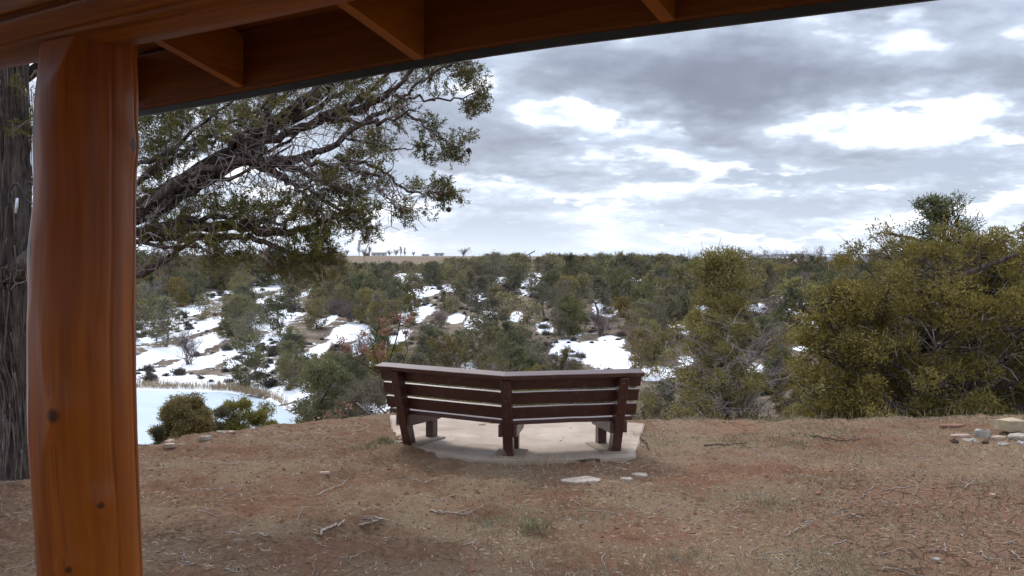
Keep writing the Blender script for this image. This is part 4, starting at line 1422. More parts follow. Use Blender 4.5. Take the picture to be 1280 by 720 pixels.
BARE = [mesh_data('bare_oak', *bare_bush(500 + k, 2.6, 2.8, 16, 1500, .022, .020).arr(), MATS['oak_twig']) for k in range(4)]
sg = []
for k in range(4):
    r_ = np.random.default_rng(600 + k)
    n = 300
    C = unit(r_.normal(0, 1, (n, 3))) * r_.uniform(.3, 1, (n, 1)) * np.array([.54, .54, .42]); C[:, 2] = np.abs(C[:, 2])
    C *= (1 + .35 * np.sin(3 * np.arctan2(C[:, 1], C[:, 0]) + k))[:, None]
    V, Q = leaves(C, unit(C + (0, 0, .5)), 3, .22, .06, .6, k, .05)
    sg.append((V, Q))
SHRUB = [mesh_data('shrub', V, [Q], MATS['sage_leaf']) for V, Q in sg]

COLS = [(-999, 190, 'beside the log post'), (190, 260, 'above the pond left'), (260, 330, 'above the reeds'), (330, 400, 'above the near pinyon'), (400, 470, 'left of the dead oak'),
        (470, 540, 'above the bench left end'), (540, 600, 'above the bench left wing'), (600, 660, 'above the bench centre'), (660, 730, 'above the bench right wing'), (730, 810, 'above the bench right end'),
        (810, 900, 'behind the twiggy juniper'), (900, 1000, 'between the two near junipers'), (1000, 9999, 'behind the golden juniper')]
ORD = 'first second third fourth fifth sixth seventh eighth ninth tenth eleventh twelfth thirteenth fourteenth fifteenth sixteenth seventeenth eighteenth nineteenth twentieth twenty-first twenty-second twenty-third twenty-fourth twenty-fifth twenty-sixth twenty-seventh twenty-eighth twenty-ninth thirtieth'.split()
BINS = {}


def enlist(o, one, many, px, y):
    w = where(px, y)
    tag(o, None, 'tree' if 'jun' in one or 'pin' in one else 'bush', many + ' ' + w)
    BINS.setdefault((one, many, w), []).append((px, o))


def write_labels():
    for (one, many, w), L in BINS.items():
        L.sort(key=lambda a: a[0])
        for i, (px, o) in enumerate(L):
            if len(L) == 1: o['label'] = f'only {one} {w}'
            elif i == len(L) - 1: o['label'] = f'rightmost {one} {w}'
            elif i == 0: o['label'] = f'leftmost {one} {w}'
            else: o['label'] = f'{ORD[i]} {one} from left, {w}'


def where(px, y):
    c = [n for a, b, n in COLS if a <= px < b][0]
    rr = 'down the near bank' if y < 60 else 'low in the valley' if y < 80 else 'at the slope foot' if y < 100 else 'low on the slope' if y < 125 else 'halfway upslope' if y < 155 else 'high on the slope' if y < 190 else 'on the skyline'
    return f'{rr} {c}'


SP = np.array([(s[4], s[5], s[6], s[7]) for s in SNOW])


def blocks_snow(x, y, z, h, w):
    """how much a plant standing here would hide an open snow patch"""
    px, py = proj(np.array([x, y, z])); _, pt = proj(np.array([x, y, z + h * .9]))
    hw = w / 2 * FPX / y * .75
    dx = np.maximum(np.abs(px - SP[:, 0]) - hw, 0) / (SP[:, 2] * .9)
    dy = np.maximum(np.maximum(SP[:, 1] - py, pt - SP[:, 1]), 0) / (SP[:, 3] * .9)
    return bool(((dx * dx + dy * dy) < 1).any())


def scatter():
    r = np.random.default_rng(77)
    pts_ = []
    cell = {}

    def ok(x, y, d):
        k = (int(x // 6), int(y // 6))
        for i in (-1, 0, 1):
            for j in (-1, 0, 1):
                for q in cell.get((k[0] + i, k[1] + j), ()):
                    if (q[0] - x) ** 2 + (q[1] - y) ** 2 < (d * .5 + q[2] * .5) ** 2: return False
        cell.setdefault(k, []).append((x, y, d)); return True
    trees, shrubs = [], []
    for _ in range(26000):
        y = math.sqrt(r.uniform(24 ** 2, 262 ** 2))
        x = r.uniform(-.64, .64) * y
        if y < 40 and x / y < -.02: continue
        if y < 48 and .24 < x / y < .31: continue
        if y < 62 and x / y < -.19: continue
        sd = float(pond_sd(x, y))
        if sd < 1.5 or (y < 60 and x < -9 and x / y < -.2): continue
        px = 640 + FPX * x / y
        s = r.uniform(.7, 1.4)
        if px < 400 and y < 150 and r.random() < .12: continue
        if y < 50: s *= .75
        z = gz(x, y)
        bl = blocks_snow(x, y, z, 4 * s, 3.3 * s)
        if bl and r.random() < (.965 if px < 400 else .98): continue
        dens = fbm(x, y, 26, 2, 90) * 6
        if not ok(x, y, (1.9 + max(0, dens) * .5) * (s + .25) * (1.1 if y < 70 else 1.0)): continue
        # keep the skyline at the photograph's height
        if y > 170:
            lo_, hi_ = (-15, -6) if 425 < px < 560 else (-8, -1) if 560 <= px < 590 else (-17, -8) if 985 < px < 1130 else (-9, 0) if 850 < px <= 985 else (-4, 4)
            s = (2.0 + y * (r.uniform(lo_, hi_) + 1.0 * math.sin(px * .05)) / FPX - z) / 4.1
            if s < .4: continue
            s = min(1.5, s)
        u = r.random()
        if u < .13 or (690 < px < 800 and 70 < y < 110 and u < .55) or (560 < px < 640 and y < 90 and u < .4):
            trees.append((x, y, z, s, 3, r.integers(4), px))
        else:
            g_ = r.random()
            k = 0 if g_ < .48 else 1 if g_ < .78 else 2
            trees.append((x, y, z, s, k, r.integers(4), px))
    for _ in range(16000):
        y = math.sqrt(r.uniform(60 ** 2, 190 ** 2)); x = r.uniform(-.5, .42) * y
        if float(pond_sd(x, y)) < 2: continue
        px = 640 + FPX * x / y
        if px > 480 and r.random() < .75: continue
        s = r.uniform(.3, .8) if r.random() < .75 else r.uniform(.8, 1.5)
        if fbm(x, y, 9, 2, 95) < r.uniform(-.20, .12): continue
        z = gz(x, y)
        if blocks_snow(x, y, z, .6 * s, 1.1 * s) and r.random() < .45: continue
        if not ok(x, y, .9 * s): continue
        shrubs.append((x, y, z, s, 4, r.integers(4), px))
    return trees, shrubs


TREES, SHRUBS = scatter()
print('trees', len(TREES), 'shrubs', len(SHRUBS))


def place_wood():
    r = np.random.default_rng(5)
    vis = [t for t in TREES]
    rest = {}
    by = {0: 0, 1: 0, 2: 0, 3: 0}
    order = sorted(vis, key=lambda t: (not (120 < t[6] < 1290), t[1] / t[3]))
    lim = {0: 210, 1: 80, 2: 120, 3: 90}
    for x, y, z, s, k, v, px in order:
        sx, sy_, sz = s * r.uniform(.85, 1.2), s * r.uniform(.85, 1.2), s * r.uniform(.88, 1.12)
        rz = r.uniform(0, 6.28)
        infr = 120 < px < 1290
        if infr and by[k] < lim[k]:
            by[k] += 1
            if k == 3:
                o = bpy.data.objects.new('bare_oak', BARE[v]); col.objects.link(o)
                enlist(o, 'bare grey-brown oak bush', 'bare grey-brown oak bushes', px, y)
            else:
                nm, lm, txt = KINDS[k]
                if y < 78:
                    o = empty(nm)
                    for me in TPL_NEAR[k, v]:
                        c = bpy.data.objects.new(me.name.split('.')[0], me); c.parent = o; col.objects.link(c)
                else:
                    o = bpy.data.objects.new(nm, TPL_FAR[k, v][3]); col.objects.link(o)
                enlist(o, txt, txt.replace(' pine', '') + 's', px, y)
            o.location = (x, y, z - .08); o.rotation_euler = (0, 0, rz); o.scale = (sx, sy_, sz)
        else:
            rest.setdefault(k, []).append((x, y, z - .08, sx, sy_, sz, rz, v))
    # everything smaller than those: one mass per kind
    NAMES = {0: 'distant_olive_woodland', 1: 'distant_grey_woodland', 2: 'distant_dark_woodland', 3: 'distant_bare_thicket'}
    LAB = {0: 'far-off olive junipers merging into one mass on the skyline', 1: 'far-off grey-green junipers merging into one mass on the skyline',
           2: 'far-off dark pinyons merging into one mass on the skyline', 3: 'far-off leafless grey thicket merging into the skyline woodland'}
    for k, L in rest.items():
        Vs, Fs, Ms, n0 = [], [[], []], [[], []], 0
        for x, y, z, sx, sy_, sz, rz, v in L:
            if k == 3:
                me = BARE[v]
                a = np.zeros(len(me.vertices) * 3); me.vertices.foreach_get('co', a); V = a.reshape(-1, 3)[:]
                lv = np.zeros(len(me.loops), np.int32); me.loops.foreach_get('vertex_index', lv)
                F = [lv.reshape(-1, 4)]; mi = np.zeros(len(F[0]))
                mats = [MATS['oak_twig']]
            else:
                V, F, mi, _, mats = TPL_FAR[k, v]
            c, s = math.cos(rz), math.sin(rz)
            W_ = V * (sx, sy_, sz)
            W_ = np.c_[W_[:, 0] * c - W_[:, 1] * s + x, W_[:, 0] * s + W_[:, 1] * c + y, W_[:, 2] + z]
            Vs.append(W_)
            o_ = 0
            for f in F:
                b = 0 if f.shape[1] == 4 else 1
                Fs[b].append(f + n0); Ms[b].append(mi[o_:o_ + len(f)]); o_ += len(f)
            n0 += len(W_)
        F = [np.concatenate(f) for f in Fs if f]; M = np.concatenate([np.concatenate(m) for m in Ms if m])
        o = mk(NAMES[k], np.concatenate(Vs), F, mats, midx=M)
        tag(o, LAB[k], 'woodland', kind='stuff')
    print('individual', by, 'rest', {k: len(v) for k, v in rest.items()})
    # shrubs
    ss = sorted(SHRUBS, key=lambda t: (not (160 < t[6] < 1000), t[1] / t[3]))
    for x, y, z, s, k, v, px in ss[:280]:
        o = bpy.data.objects.new('sagebrush', SHRUB[v]); col.objects.link(o)
        enlist(o, 'low dark sagebrush', 'low dark sagebrush clumps', px, y)
        o.location = (x, y, z - .04); o.rotation_euler = (0, 0, r.uniform(0, 6.28)); o.scale = (s * r.uniform(.8, 1.4), s * r.uniform(.8, 1.3), s * r.uniform(.7, 1.2))
    g = Geo()
    for x, y, z, s, k, v, px in ss[280:]:
        V, Q = sg[v]
        rz = r.uniform(0, 6.28); c, sn = math.cos(rz), math.sin(rz)
        W_ = V * s
        g.add(np.c_[W_[:, 0] * c - W_[:, 1] * sn + x, W_[:, 0] * sn + W_[:, 1] * c + y, W_[:, 2] + z - .04], Q)
    tag(g.build('sagebrush_cover', MATS['sage_leaf']), 'low dark scrub covering the gaps of the far slope', 'ground cover', kind='stuff')


place_wood()
write_labels()

# reeds along the far shore
def reeds():
    r = np.random.default_rng(8)
    n = 15000
    seg = POND[1:7]
    t = r.uniform(0, 1, n)
    L = np.r_[0, np.cumsum(np.hypot(*np.diff(seg, axis=0).T))]; L /= L[-1]
    x = np.interp(t, L, seg[:, 0]); y = np.interp(t, L, seg[:, 1]) + np.abs(r.normal(0, .75, n)) + .1
    k = vnoise(x / 2.0, y * 0, 3) * .7 + .3
    keep = r.random(n) < k * sstep(-17, -22, x)
    x, y = x[keep], y[keep]; n = len(x)
    z = np.maximum(height(x, y), POND_Z) - .02
    C = np.c_[x, y, z]; D = unit(np.c_[r.normal(0, .18, n), r.normal(0, .18, n), np.ones(n)])
    V, Q = leaves(C, D, 1, .50, .05, .12, 9, .01)
    tag(mk('reeds', V, [Q], MATS['straw']), 'tan dry reeds along the far shore of the frozen pond', 'reeds', kind='stuff')


reeds()

# ------------------------------------------------------------------ things on the skyline
simple_mat('brick_red', (0.24, 0.10, 0.07), (0.32, 0.15, 0.10), 1, .9, 0)
simple_mat('white_wall', (0.62, 0.62, 0.62), (0.74, 0.74, 0.73), 1, .8, 0)
simple_mat('dark_roof', (0.06, 0.06, 0.065), (0.11, 0.11, 0.11), 1, .8, 0)
simple_mat('dark_glass', (0.02, 0.025, 0.03), (0.04, 0.045, 0.05), 1, .2, 0)


def house(px, Y, w, h, depth, wallm, roofm, label, cat='house', gable=True, name='farmhouse', windows=3):
    b_ = base_at(px, Y)
    e = empty(name, b_, (0, 0, R(4))); tag(e, label, cat)
    g = Geo(); g.box((0, 0, h / 2 - .3), (w, depth, h + .6)); g.build('wall', MATS[wallm], e)
    g = Geo()
    rh = 1.3 if gable else .25; o = .35
    if gable:
        V = [(-w / 2 - o, -depth / 2 - o, h - .1), (w / 2 + o, -depth / 2 - o, h - .1), (w / 2 + o, depth / 2 + o, h - .1), (-w / 2 - o, depth / 2 + o, h - .1), (-w / 2 - o, 0, h + rh), (w / 2 + o, 0, h + rh)]
        g.add(V, [[0, 1, 5, 4], [2, 3, 4, 5], [3, 2, 1, 0]], [[0, 4, 3], [1, 2, 5]])
    else:
        g.box((0, 0, h + rh / 2 + .01), (w + o, depth + o, rh))
    fix_normals(g.build('roof', MATS[roofm], e))
    for i in range(windows):
        x = (i - (windows - 1) / 2) * w / (windows + .3)
        g = Geo(); g.box((x, -depth / 2 - .03, h * .55), (1.3, .08, 1.1)); g.build('window', MATS['dark_glass'], e)


house(336, 400, 7, 1.9, 6, 'brick_red', 'brick_red', 'long brick-red building on the skyline under the juniper limb', gable=False, name='brick_building')
house(474, 1000, 15, 2.6, 8, 'white_wall', 'dark_roof', 'wide white farmhouse among poplars on the left of the skyline')
house(458, 1010, 6, 2.4, 5, 'brick_red', 'dark_roof', 'brown farmhouse tucked behind the tall poplar on the skyline')
house(532, 1000, 8, 2.2, 4, 'white_wall', 'white_wall', 'white trailer home left of the gabled shed on the skyline', 'trailer', gable=False, name='trailer_home')
house(549, 980, 9.5, 2.4, 7, 'white_wall', 'dark_roof', 'white gabled shed with a dark roof on the open skyline', 'shed', name='gabled_shed', windows=2)


def sky_tree(px, Y, toppy, W, seed, label, narrow=False, name='bare_tree'):
    b_ = base_at(px, Y); H_ = max(2.0, at(px, toppy, Y)[2] - b_[2])
    r = np.random.default_rng(seed)
    w = .5 * Y / FPX * (.95 if Y < 500 else .6)
    g = Geo()
    g.tube(bend((0, 0, -.5), (0, 0, H_ * (.9 if narrow else .45)), 6, .03, 0, r), np.linspace(w * 1.3, w * .5, 6), 5, False)
    tips = []
    for _ in range(26 if not narrow else 22):
        a = r.uniform(0, 6.28); h0 = H_ * r.uniform(.12, .8 if narrow else .42)
        en = np.array([math.cos(a) * W / 2 * r.uniform(.3, 1), math.sin(a) * W / 2, min(H_, h0 + H_ * (.2 if narrow else r.uniform(.3, .58)))])
        q = bend((0, 0, h0), en, 6, .08, .05, r); g.tube(q, np.linspace(w * .5, w * .15, 6), 3, False); tips.append(q[1:])
    T = np.concatenate(tips)
    n = 620
    C = T[r.integers(0, len(T), n)]
    V, Q = leaves(C, unit(unit(C - (0, 0, H_ * .3)) + (0, 0, .4)), 1, H_ * .15, w * .42, .6, seed, H_ * .01)
    g.add(V, Q)
    o = g.build(name, MATS['oak_twig']); o.location = b_
    tag(o, label, 'tree')


st = [(449, 990, 300, 4.8, True, 'tallest narrow bare poplar on the left skyline'), (462, 990, 304, 4.8, True, 'second narrow bare poplar right of the tallest one'), (434, 990, 311, 9.6, False, 'small bare tree left of the tall poplars'),
      (455, 990, 309, 14.4, False, 'low rounded bare tree at the feet of the tall poplars'), (487, 990, 311, 9.6, False, 'small round bare tree right of the white farmhouse'), (495, 990, 309, 12.8, False, 'bushier bare tree beside the white farmhouse'),
      (501, 990, 308, 3.2, True, 'thin bare poplar left of its twin, right of the farmhouse trees'), (506, 990, 309, 3.2, True, 'thin bare poplar at the right end of the farmhouse trees'), (579, 420, 308, 8, False, 'lone round bare tree right of the gabled shed'),
      (517, 990, 314, 4.8, False, 'tiny dark bare tree between the poplars and the trailer'), (330, 400, 311, 10, False, 'bare tree left of the brick-red building'),
      (864, 262, 308, 9, False, 'bare tree on the skyline left of the twiggy juniper top'), (942, 262, 309, 8, False, 'bare tree just right of the twiggy juniper top'), (963, 262, 306, 10, False, 'wide bare tree with a domed crown on the right skyline'),
      (986, 290, 311, 8, False, 'low bare tree left of the far mesa'), (999, 300, 312, 4, False, 'thin bare tree at the left end of the far mesa'), (1014, 290, 306, 8, False, 'tall forked bare tree in front of the far mesa'),
      (1026, 290, 308, 3, True, 'narrow bare tree right of the forked one'), (1048, 290, 310, 7, False, 'left of two bare trees before the middle of the mesa'), (1058, 290, 311, 7, False, 'right of two bare trees before the middle of the mesa'),
      (1095, 290, 311, 8, False, 'bare tree at the right end of the mesa beside the golden juniper')]
for i, (px, Y, tp, W, nr, lab) in enumerate(st):
    sky_tree(px, Y, tp, W, 700 + i, lab, nr, 'bare_poplar' if nr else 'bare_tree')


def truck(px, Y, label, col_m, L=5.2):
    b_ = base_at(px, Y)
    e = empty('parked_truck', b_, (0, 0, R(8))); tag(e, label, 'truck', 'vehicles parked on the far field')
    g = Geo()
    prof = [(-L / 2, .45), (L / 2, .45), (L / 2, 1.05), (L * .22, 1.12), (L * .1, 1.8), (-L * .14, 1.82), (-L * .2, 1.15), (-L / 2, 1.12)]
    V = [(x, s * .95, z) for s in (-1, 1) for x, z in prof]
    n = len(prof)
    g.add(V, [[i, (i + 1) % n, n + (i + 1) % n, n + i] for i in range(n)] + [[0, 1, 2, 3], [8, 9, 10, 11], [3, 4, 5, 6], [11, 12, 13, 14], [0, 3, 6, 7], [8, 11, 14, 15]])
    fix_normals(g.build('body', MATS[col_m], e))
    for x in (-L * .32, L * .32):
        for s in (-1, 1):
            g = Geo(); g.tube([(x, s * .80, .38), (x, s * .99, .38)], .38, 12); g.build('wheel', MATS['dark_glass'], e)


truck(676, 330, 'dark truck at the left of the row parked on the far field', 'dark_roof')
truck(684, 332, 'second dark vehicle in the row parked on the far field', 'dark_roof', 4.6)
truck(708, 330, 'dark brown truck parked alone right of the row on the far field', 'brick_red')


def pump():
    b_ = base_at(662, 330)
    e = empty('pumpjack', b_); tag(e, 'small dark pumpjack nodding above the junipers on the skyline', 'pumpjack')
    g = Geo()
    for a in (-.8, .8):
        for b in (-.7, .7): g.tube([(a, b, -.5), (0, 0, 2.7)], .12, 5)
    g.build('frame', MATS['dark_roof'], e)
    g = Geo(); g.box((0, 0, 2.9), (4.2, .3, .36), np.array([[math.cos(.5), 0, -math.sin(.5)], [0, 1, 0], [math.sin(.5), 0, math.cos(.5)]])); g.build('walking_beam', MATS['dark_roof'], e)
    g = Geo(); g.box((-1.75, 0, 1.9), (.5, .35, 1.2)); g.build('horse_head', MATS['dark_roof'], e)


pump()

# ------------------------------------------------------------------ stones, sticks, litter
stone_m = simple_mat('stone', (0.24, 0.20, 0.165), (0.42, 0.36, 0.30), 9, .9, .5, .01, .2)
buff_m = simple_mat('buff_stone', (0.30, 0.235, 0.15), (0.45, 0.37, 0.26), 6, .9, .4, .01, .2)
grey_m = simple_mat('grey_stone', (0.24, 0.22, 0.19), (0.40, 0.37, 0.33), 8, .9, .4, .01, .2)
dark_m = simple_mat('dark_stone', (0.05, 0.03, 0.025), (0.10, 0.065, 0.05), 8, .9, .5, .01, .2)
pink_m = simple_mat('pink_stone', (0.32, 0.22, 0.165), (0.46, 0.35, 0.27), 8, .9, .4, .01, .2)


def rock(px, py, w, d, h, mat, label, seed, group=None, angular=True, rz=0, lift=0, name='stone'):
    import bmesh
    b_ = hit(px, py, 4, 20)
    r = np.random.default_rng(seed)
    w, d, h = w * .86, d * .86, h * .8
    bm = bmesh.new()
    if angular:
        n = 7
        th = np.sort(np.linspace(0, 6.28, n, endpoint=False) + r.uniform(-.3, .3, n))
        rr = r.uniform(.8, 1.1, n)
        for z, f in ((-.35, 1.0), (.75, .98), (1.0, .86)):
            for a, q in zip(th, rr):
                bm.verts.new((math.cos(a) * q * w / 2 * f, math.sin(a) * q * d / 2 * f, (z + r.uniform(-.06, .06)) * h))
        bmesh.ops.convex_hull(bm, input=bm.verts[:])
        bmesh.ops.subdivide_edges(bm, edges=bm.edges[:], cuts=1, use_grid_fill=True)
        for v in bm.verts: v.co += Vector(r.normal(0, 1, 3)) * min(w, h) * .035
    else:
        bmesh.ops.create_icosphere(bm, subdivisions=3, radius=.5)
        for v in bm.verts:
            k = 1 + .25 * math.sin(v.co.x * 9 + seed) * math.sin(v.co.y * 8 + seed * 2) + r.normal(0, .03)
            v.co = Vector((v.co.x * w * k, v.co.y * d * k, max(v.co.z, -.3) * h * 1.3 * k))
    bmesh.ops.recalc_face_normals(bm, faces=bm.faces)
    me = bpy.data.meshes.new(name); bm.to_mesh(me); bm.free()
    me.materials.append(mat)
    o = bpy.data.objects.new(name, me); col.objects.link(o)
    o.location = (b_[0], b_[1], b_[2] + lift); o.rotation_euler = (r.normal(0, .05), r.normal(0, .05), rz)
    tag(o, label, 'stone', group)
    return o


def block(px, py, size, mat, label, rz, tilt=0, name='cut_stone', lift=0):
    b_ = hit(px, py, 4, 20)
    g = Geo(); g.box((0, 0, size[2] / 2), size)
    V, F = g.arr()
    r = np.random.default_rng(int(px)); V = V + r.normal(0, .004, V.shape)
    o = fix_normals(mk(name, V, F, mat)); o.location = (b_[0], b_[1], b_[2] + lift); o.rotation_euler = (tilt, 0, rz)
    tag(o, label, 'stone')


rock(727, 602, .44, .26, .03, stone_m, 'flat pale stone sunk in the soil in front of the bench', 1)
rock(783, 600, .17, .15, .025, stone_m, 'small flat stone, left of the pair beside the long flat stone', 2)
rock(800, 596, .20, .15, .035, stone_m, 'small flat stone, right of the pair beside the long flat stone', 3)
rock(735, 577, .34, .10, .03, dark_m, 'thin dark flat stone against the slab edge', 4)
rock(213, 552, .13, .09, .05, pink_m, 'pale stone at the brow below the round juniper bush', 5, angular=False)
rock(212, 558, .16, .10, .035, pink_m, 'flat pinkish stone just in front of the pale brow stone', 6)
rock(256, 549, .18, .10, .04, stone_m, 'long flat stone at the brow under the ragged bushes', 7, rz=.4)
rock(278, 541, .15, .08, .04, stone_m, 'grey stone at the brow right of the long flat one', 8, angular=False)
rock(290, 540, .10, .07, .03, pink_m, 'rightmost small stone at the brow under the ragged bushes', 9, angular=False)
rock(405, 592, .13, .07, .02, pink_m, 'lone small flat stone in the needle litter left of the bench', 10)
block(1262, 540, (.24, .20, .12), buff_m, 'squared buff block on top of the rock pile at the right', .35, .02, lift=.02)
rock(1228, 546, .24, .16, .10, grey_m, 'pale grey wedge stone left of the squared buff block', 11)
rock(1248, 550, .22, .16, .05, pink_m, 'flat pinkish stone below the squared buff block', 12)
rock(1272, 549, .26, .20, .06, stone_m, 'flat slab of stone at the picture edge beneath the buff block', 13)
rock(1213, 551, .17, .12, .05, grey_m, 'mottled white stone at the left of the rock pile', 14, angular=False)
rock(1232, 554, .08, .08, .06, dark_m, 'dark reddish lump between the pale stones of the pile', 15, angular=False)
rock(1254, 556, .14, .10, .05, grey_m, 'small grey stone at the front of the rock pile', 16, angular=False)
rock(1275, 555, .12, .10, .06, grey_m, 'small grey stone at the front right of the rock pile', 17, angular=False)
rock(1193, 553, .10, .09, .07, dark_m, 'round dark clod left of the rock pile', 18, angular=False)
rock(1200, 546, .26, .12, .03, pink_m, 'long low pinkish stone at the left end of the pile', 19)
rock(1190, 534, .36, .14, .04, simple_mat('red_stone', (.17, .085, .06), (.25, .14, .10), 8, .9), 'low red stone lying under the golden juniper', 20)
rock(1241, 620, .07, .05, .02, pink_m, 'tiny pale stone chip on the soil below the rock pile', 21)
rock(992, 626, .05, .04, .02, pink_m, 'tiny pinkish pebble in the middle of the right soil', 22)
rock(1170, 700, .07, .05, .025, grey_m, 'small grey pebble on the cracked red clay', 23, angular=False)


def stick(pxs, r0, mat, label, seed, forks=2, name='dead_stick'):
    r = np.random.default_rng(seed)
    P = np.array([hit(a, b, 4, 16) for a, b in pxs])
    n = len(P) * 4
    s = np.linspace(0, len(P) - 1, n)
    P = np.stack([np.interp(s, np.arange(len(P)), P[:, k]) for k in range(3)], 1)
    P[1:-1] += r.normal(0, .006, (n - 2, 3))
    P[:, 2] += r0 + .012 * np.abs(np.sin(np.linspace(0, 5, n)))
    o0 = P[0].copy(); g = Geo()
    g.tube(P - o0, np.linspace(r0, r0 * .5, n), 6, True, .08)
    for _ in range(forks):
        i = r.integers(n // 4, n - 2)
        d = unit(P[i + 1] - P[i] + np.array([r.normal(0, .06), r.normal(0, .06), .01]))
        q = bend(P[i], P[i] + d * r.uniform(.08, .22), 5, .12, .08, r); g.tube(q - o0, np.linspace(r0 * .5, r0 * .2, 5), 4, False)
    o = g.build(name, mat, smooth=True); o.location = o0
    tag(o, label, 'stick')


pale = simple_mat('pale_stick', (0.24, 0.20, 0.165), (0.40, 0.345, 0.29), 18, .9, .3, .003, .1)
browns = simple_mat('brown_stick', (0.07, 0.05, 0.04), (0.15, 0.11, 0.085), 18, .9, .3, .003, .1)
stick([(398, 620), (412, 614), (424, 609), (436, 600)], .006, pale, 'curved pale stick lying nearest the flat stone left of the bench', 1)
stick([(400, 671), (410, 664), (424, 658), (432, 655)], .011, pale, 'thick short pale stick in the foreground litter left of centre', 2, 1)
stick([(450, 658), (465, 656), (476, 651), (489, 655)], .009, pale, 'knotty grey stick right of the thick short stick', 3, 3)
stick([(537, 640), (552, 643), (575, 644), (590, 642), (604, 634)], .007, pale, 'long pale forked stick below the bench left wing', 4, 4)
stick([(316, 669), (330, 670), (338, 671)], .007, pale, 'short pale stick at the left of the foreground', 5, 1)
stick([(434, 702), (446, 697), (457, 692)], .005, pale, 'straight thin stick near the bottom below the thick stick', 6, 0)
stick([(880, 558), (900, 558), (915, 556), (932, 557)], .010, browns, 'dark stick lying on the red soil right of the slab', 7, 1)
stick([(1012, 545), (1030, 550), (1055, 553), (1075, 552)], .012, browns, 'dark fallen branch on the soil before the golden juniper', 8, 3)
stick([(1060, 648), (1075, 646), (1092, 644)], .006, browns, 'thin dark stick at the edge of the cracked clay', 9, 1)
stick([(1205, 612), (1213, 606), (1220, 600)], .005, pale, 'thin straw-coloured stick standing out below the rock pile', 10, 1)
stick([(1264, 692), (1272, 697), (1279, 703)], .006, pale, 'short pale stick at the lower right picture edge', 11, 0)
stick([(800, 548), (808, 556), (812, 564)], .009, browns, 'dark root lying against the right side of the slab', 12, 2)
stick([(980, 672), (1000, 662), (1015, 655)], .005, pale, 'thin curved twig in the dry grass right of centre', 13, 2)
stick([(1226, 690), (1232, 700), (1245, 704)], .006, pale, 'hooked pale twig on the cracked clay', 14, 2)
stick([(690, 560), (700, 553), (712, 548)], .004, browns, 'thin twig dropped on the slab behind the right wing', 15, 1)


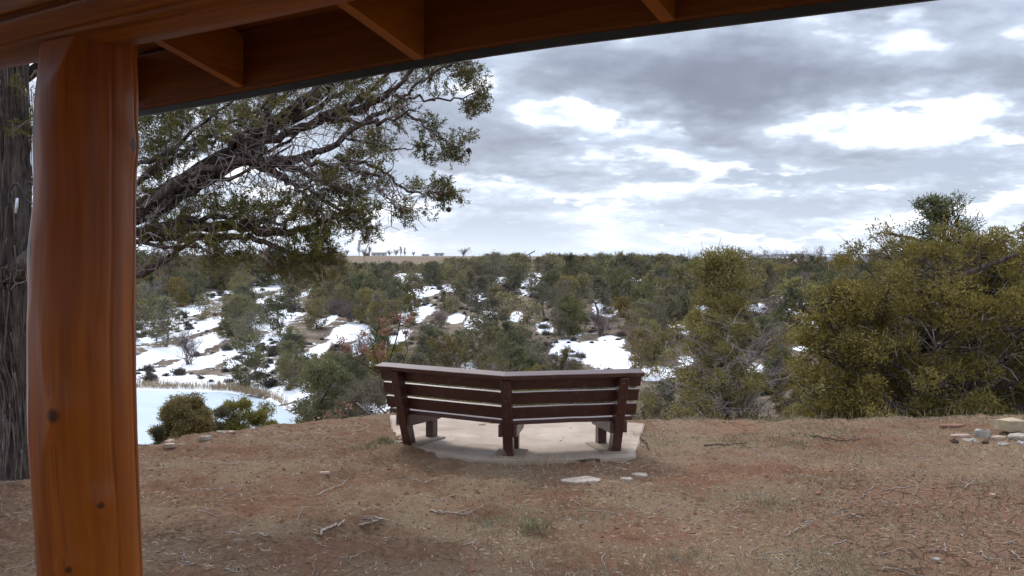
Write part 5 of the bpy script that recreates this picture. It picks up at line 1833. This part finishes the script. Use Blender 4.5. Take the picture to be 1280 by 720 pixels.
def litter():
    r = np.random.default_rng(9)
    for name, n, L, W, mat, lab, up, dens in (
            ('needle_litter', 42000, .045, .0035, simple_mat('litter_brown', (0.12, 0.075, 0.05), (0.27, 0.19, 0.13), 2, .95, 0, coords='Generated'), 'brown needle and twig litter strewn over the soil', .12, 0),
            ('straw_litter', 30000, .062, .0045, simple_mat('litter_straw', (0.32, 0.26, 0.18), (0.55, 0.47, 0.35), 2, .95, 0, coords='Generated'), 'pale straw and grass bits strewn over the soil', .2, 1),
            ('dark_litter', 9000, .05, .006, simple_mat('litter_dark', (0.03, 0.022, 0.017), (0.07, 0.05, 0.04), 2, .95, 0, coords='Generated'), 'dark bark bits and fallen twiglets on the soil', .08, 0)):
        y = r.uniform(4.2, 13.2, n); x = r.uniform(-.62, .66, n) * (y + .5)
        k = fbm(x, y, 1.1, 4, 60 + dens) * 2.2 + .55 + (.0 if not dens else .12 * np.sign(x))
        keep = (r.random(n) < np.clip(k, .04, 1)) & ~((np.abs(x) < 1.35) & (y > 9.5) & (y < 11.6))
        x, y = x[keep], y[keep]; n2 = len(x)
        C = np.c_[x, y, height(x, y) + .004]
        a = r.uniform(0, 6.28, n2)
        D = unit(np.c_[np.cos(a), np.sin(a), np.abs(r.normal(0, up, n2))])
        V, Q = leaves(C, D, 1, L, W, .04, 10 + dens, .002)
        tag(mk(name, V, [Q], mat), lab, 'litter', kind='stuff')
    g = Geo()
    for _ in range(420):
        y0 = r.uniform(4.8, 12.6); x0 = r.uniform(-.55, .6) * y0
        if abs(x0) < 1.6 and y0 > 8.9: continue
        a = r.uniform(0, 6.28); L = r.uniform(.05, .24) * (1 if r.random() < .85 else 1.8)
        n_ = 6; tt = np.linspace(-.5, .5, n_)
        cx = x0 + tt * L * math.cos(a) + r.normal(0, .03 * L * 3, n_) * .5; cy = y0 + tt * L * math.sin(a) + r.normal(0, .03 * L * 3, n_) * .5
        r0 = r.uniform(.0018, .0045)
        g.tube(np.c_[cx, cy, height(cx, cy) + r0 + np.abs(r.normal(0, .004, n_))], np.linspace(r0, r0 * .4, n_), 4, False)
    tag(g.build('fallen_twigs', MATS['grey_twig'], smooth=True), 'small grey fallen twigs strewn over the soil', 'twigs', kind='stuff')
    n = 9000
    y = r.uniform(4.4, 13, n); x = r.uniform(-.6, .62, n) * (y + .5)
    keep = (r.random(n) < np.clip(fbm(x, y, .7, 3, 71) * 3 + .45, .05, 1)) & ~((np.abs(x) < 1.4) & (y > 9.3) & (y < 11.8))
    x, y = x[keep], y[keep]; n = len(x)
    oc = np.array([(1, 0, 0), (-1, 0, 0), (0, 1, 0), (0, -1, 0), (0, 0, 1), (0, 0, -1)], float)
    sz = r.uniform(.004, .014, (n, 1, 1)) * np.where(r.random((n, 1, 1)) < .06, 2.2, 1)
    V = np.c_[x, y, height(x, y)][:, None] + oc[None] * sz * r.uniform(.6, 1.4, (n, 6, 1)) + r.normal(0, .15, (n, 6, 3)) * sz
    tri = np.array([(0, 2, 4), (2, 1, 4), (1, 3, 4), (3, 0, 4), (2, 0, 5), (1, 2, 5), (3, 1, 5), (0, 3, 5)])
    T = (tri[None] + 6 * np.arange(n)[:, None, None]).reshape(-1, 3)
    tag(mk('soil_clods', V.reshape(-1, 3), [T], simple_mat('clod', (0.15, 0.07, 0.042), (0.34, 0.18, 0.115), 3, .95, 0, coords='Generated')), 'small crumbs and clods of red-brown soil', 'soil', kind='stuff')
    # short grass, dry and a little green
    for name, mat, cnt, lab, cl in (
            ('dry_grass', simple_mat('grass_dry', (0.20, 0.175, 0.11), (0.38, 0.33, 0.22), 2, .95, 0, coords='Generated'), 150, 'short dry grey-green grass in thin patches over the soil', None),
            ('green_grass', simple_mat('grass_green', (0.11, 0.125, 0.06), (0.20, 0.20, 0.10), 2, .95, 0, coords='Generated'), 0, 'green grass tufts beside the slab and in the foreground', [(470, 558, .16), (478, 552, .12), (669, 661, .07), (1060, 540, .25), (990, 556, .2), (1040, 600, .2), (1020, 550, .25), (925, 553, .2)])):
        C = []
        if cl is None:
            for _ in range(cnt):
                y0 = r.uniform(5, 12.3); x0 = r.uniform(-.1, .58) * y0 + r.normal(0, .5)
                if -1.5 < x0 < 1.5 and y0 > 8.9: continue
                m = r.integers(40, 160); sp = r.uniform(.08, .42)
                C.append(np.c_[r.normal(x0, sp, m), r.normal(y0, sp, m)])
        else:
            for px, py, sp in cl:
                p = hit(px, py, 4, 16); m = 120
                C.append(np.c_[r.normal(p[0], sp, m), r.normal(p[1], sp * .8, m)])
        C = np.concatenate(C)
        C = np.c_[C, height(C[:, 0], C[:, 1])]
        D = unit(np.c_[r.normal(0, .55, len(C)), r.normal(0, .55, len(C)), np.ones(len(C))])
        V, Q = leaves(C, D, 2, .05 if cl is None else .07, .004, .3, 12, .006)
        tag(mk(name, V, [Q], mat), lab, 'grass', kind='stuff')
    # brow fringe: tall dry stalks under the right-hand trees and by the footing
    n = 200
    px = 800 + 490 * r.random(n) ** 1.2; Y = r.uniform(11.6, 13.5, n)
    x = (px - 640) / FPX * Y
    C = np.c_[x, Y, height(x, Y)]
    x2 = r.normal(.30, .22, 90); y2 = r.normal(9.0, .05, 90)
    C = np.concatenate([C, np.c_[x2, y2, height(x2, y2)]])
    D = unit(np.c_[r.normal(0, .3, len(C)), r.normal(0, .3, len(C)), np.ones(len(C))])
    V, Q = leaves(C, D, 1, .20, .005, .15, 13, .01)
    tag(mk('dry_stalks', V, [Q], MATS['straw']), 'thin dry grass stalks along the brow and at the bench footing', 'grass', kind='stuff')


litter()
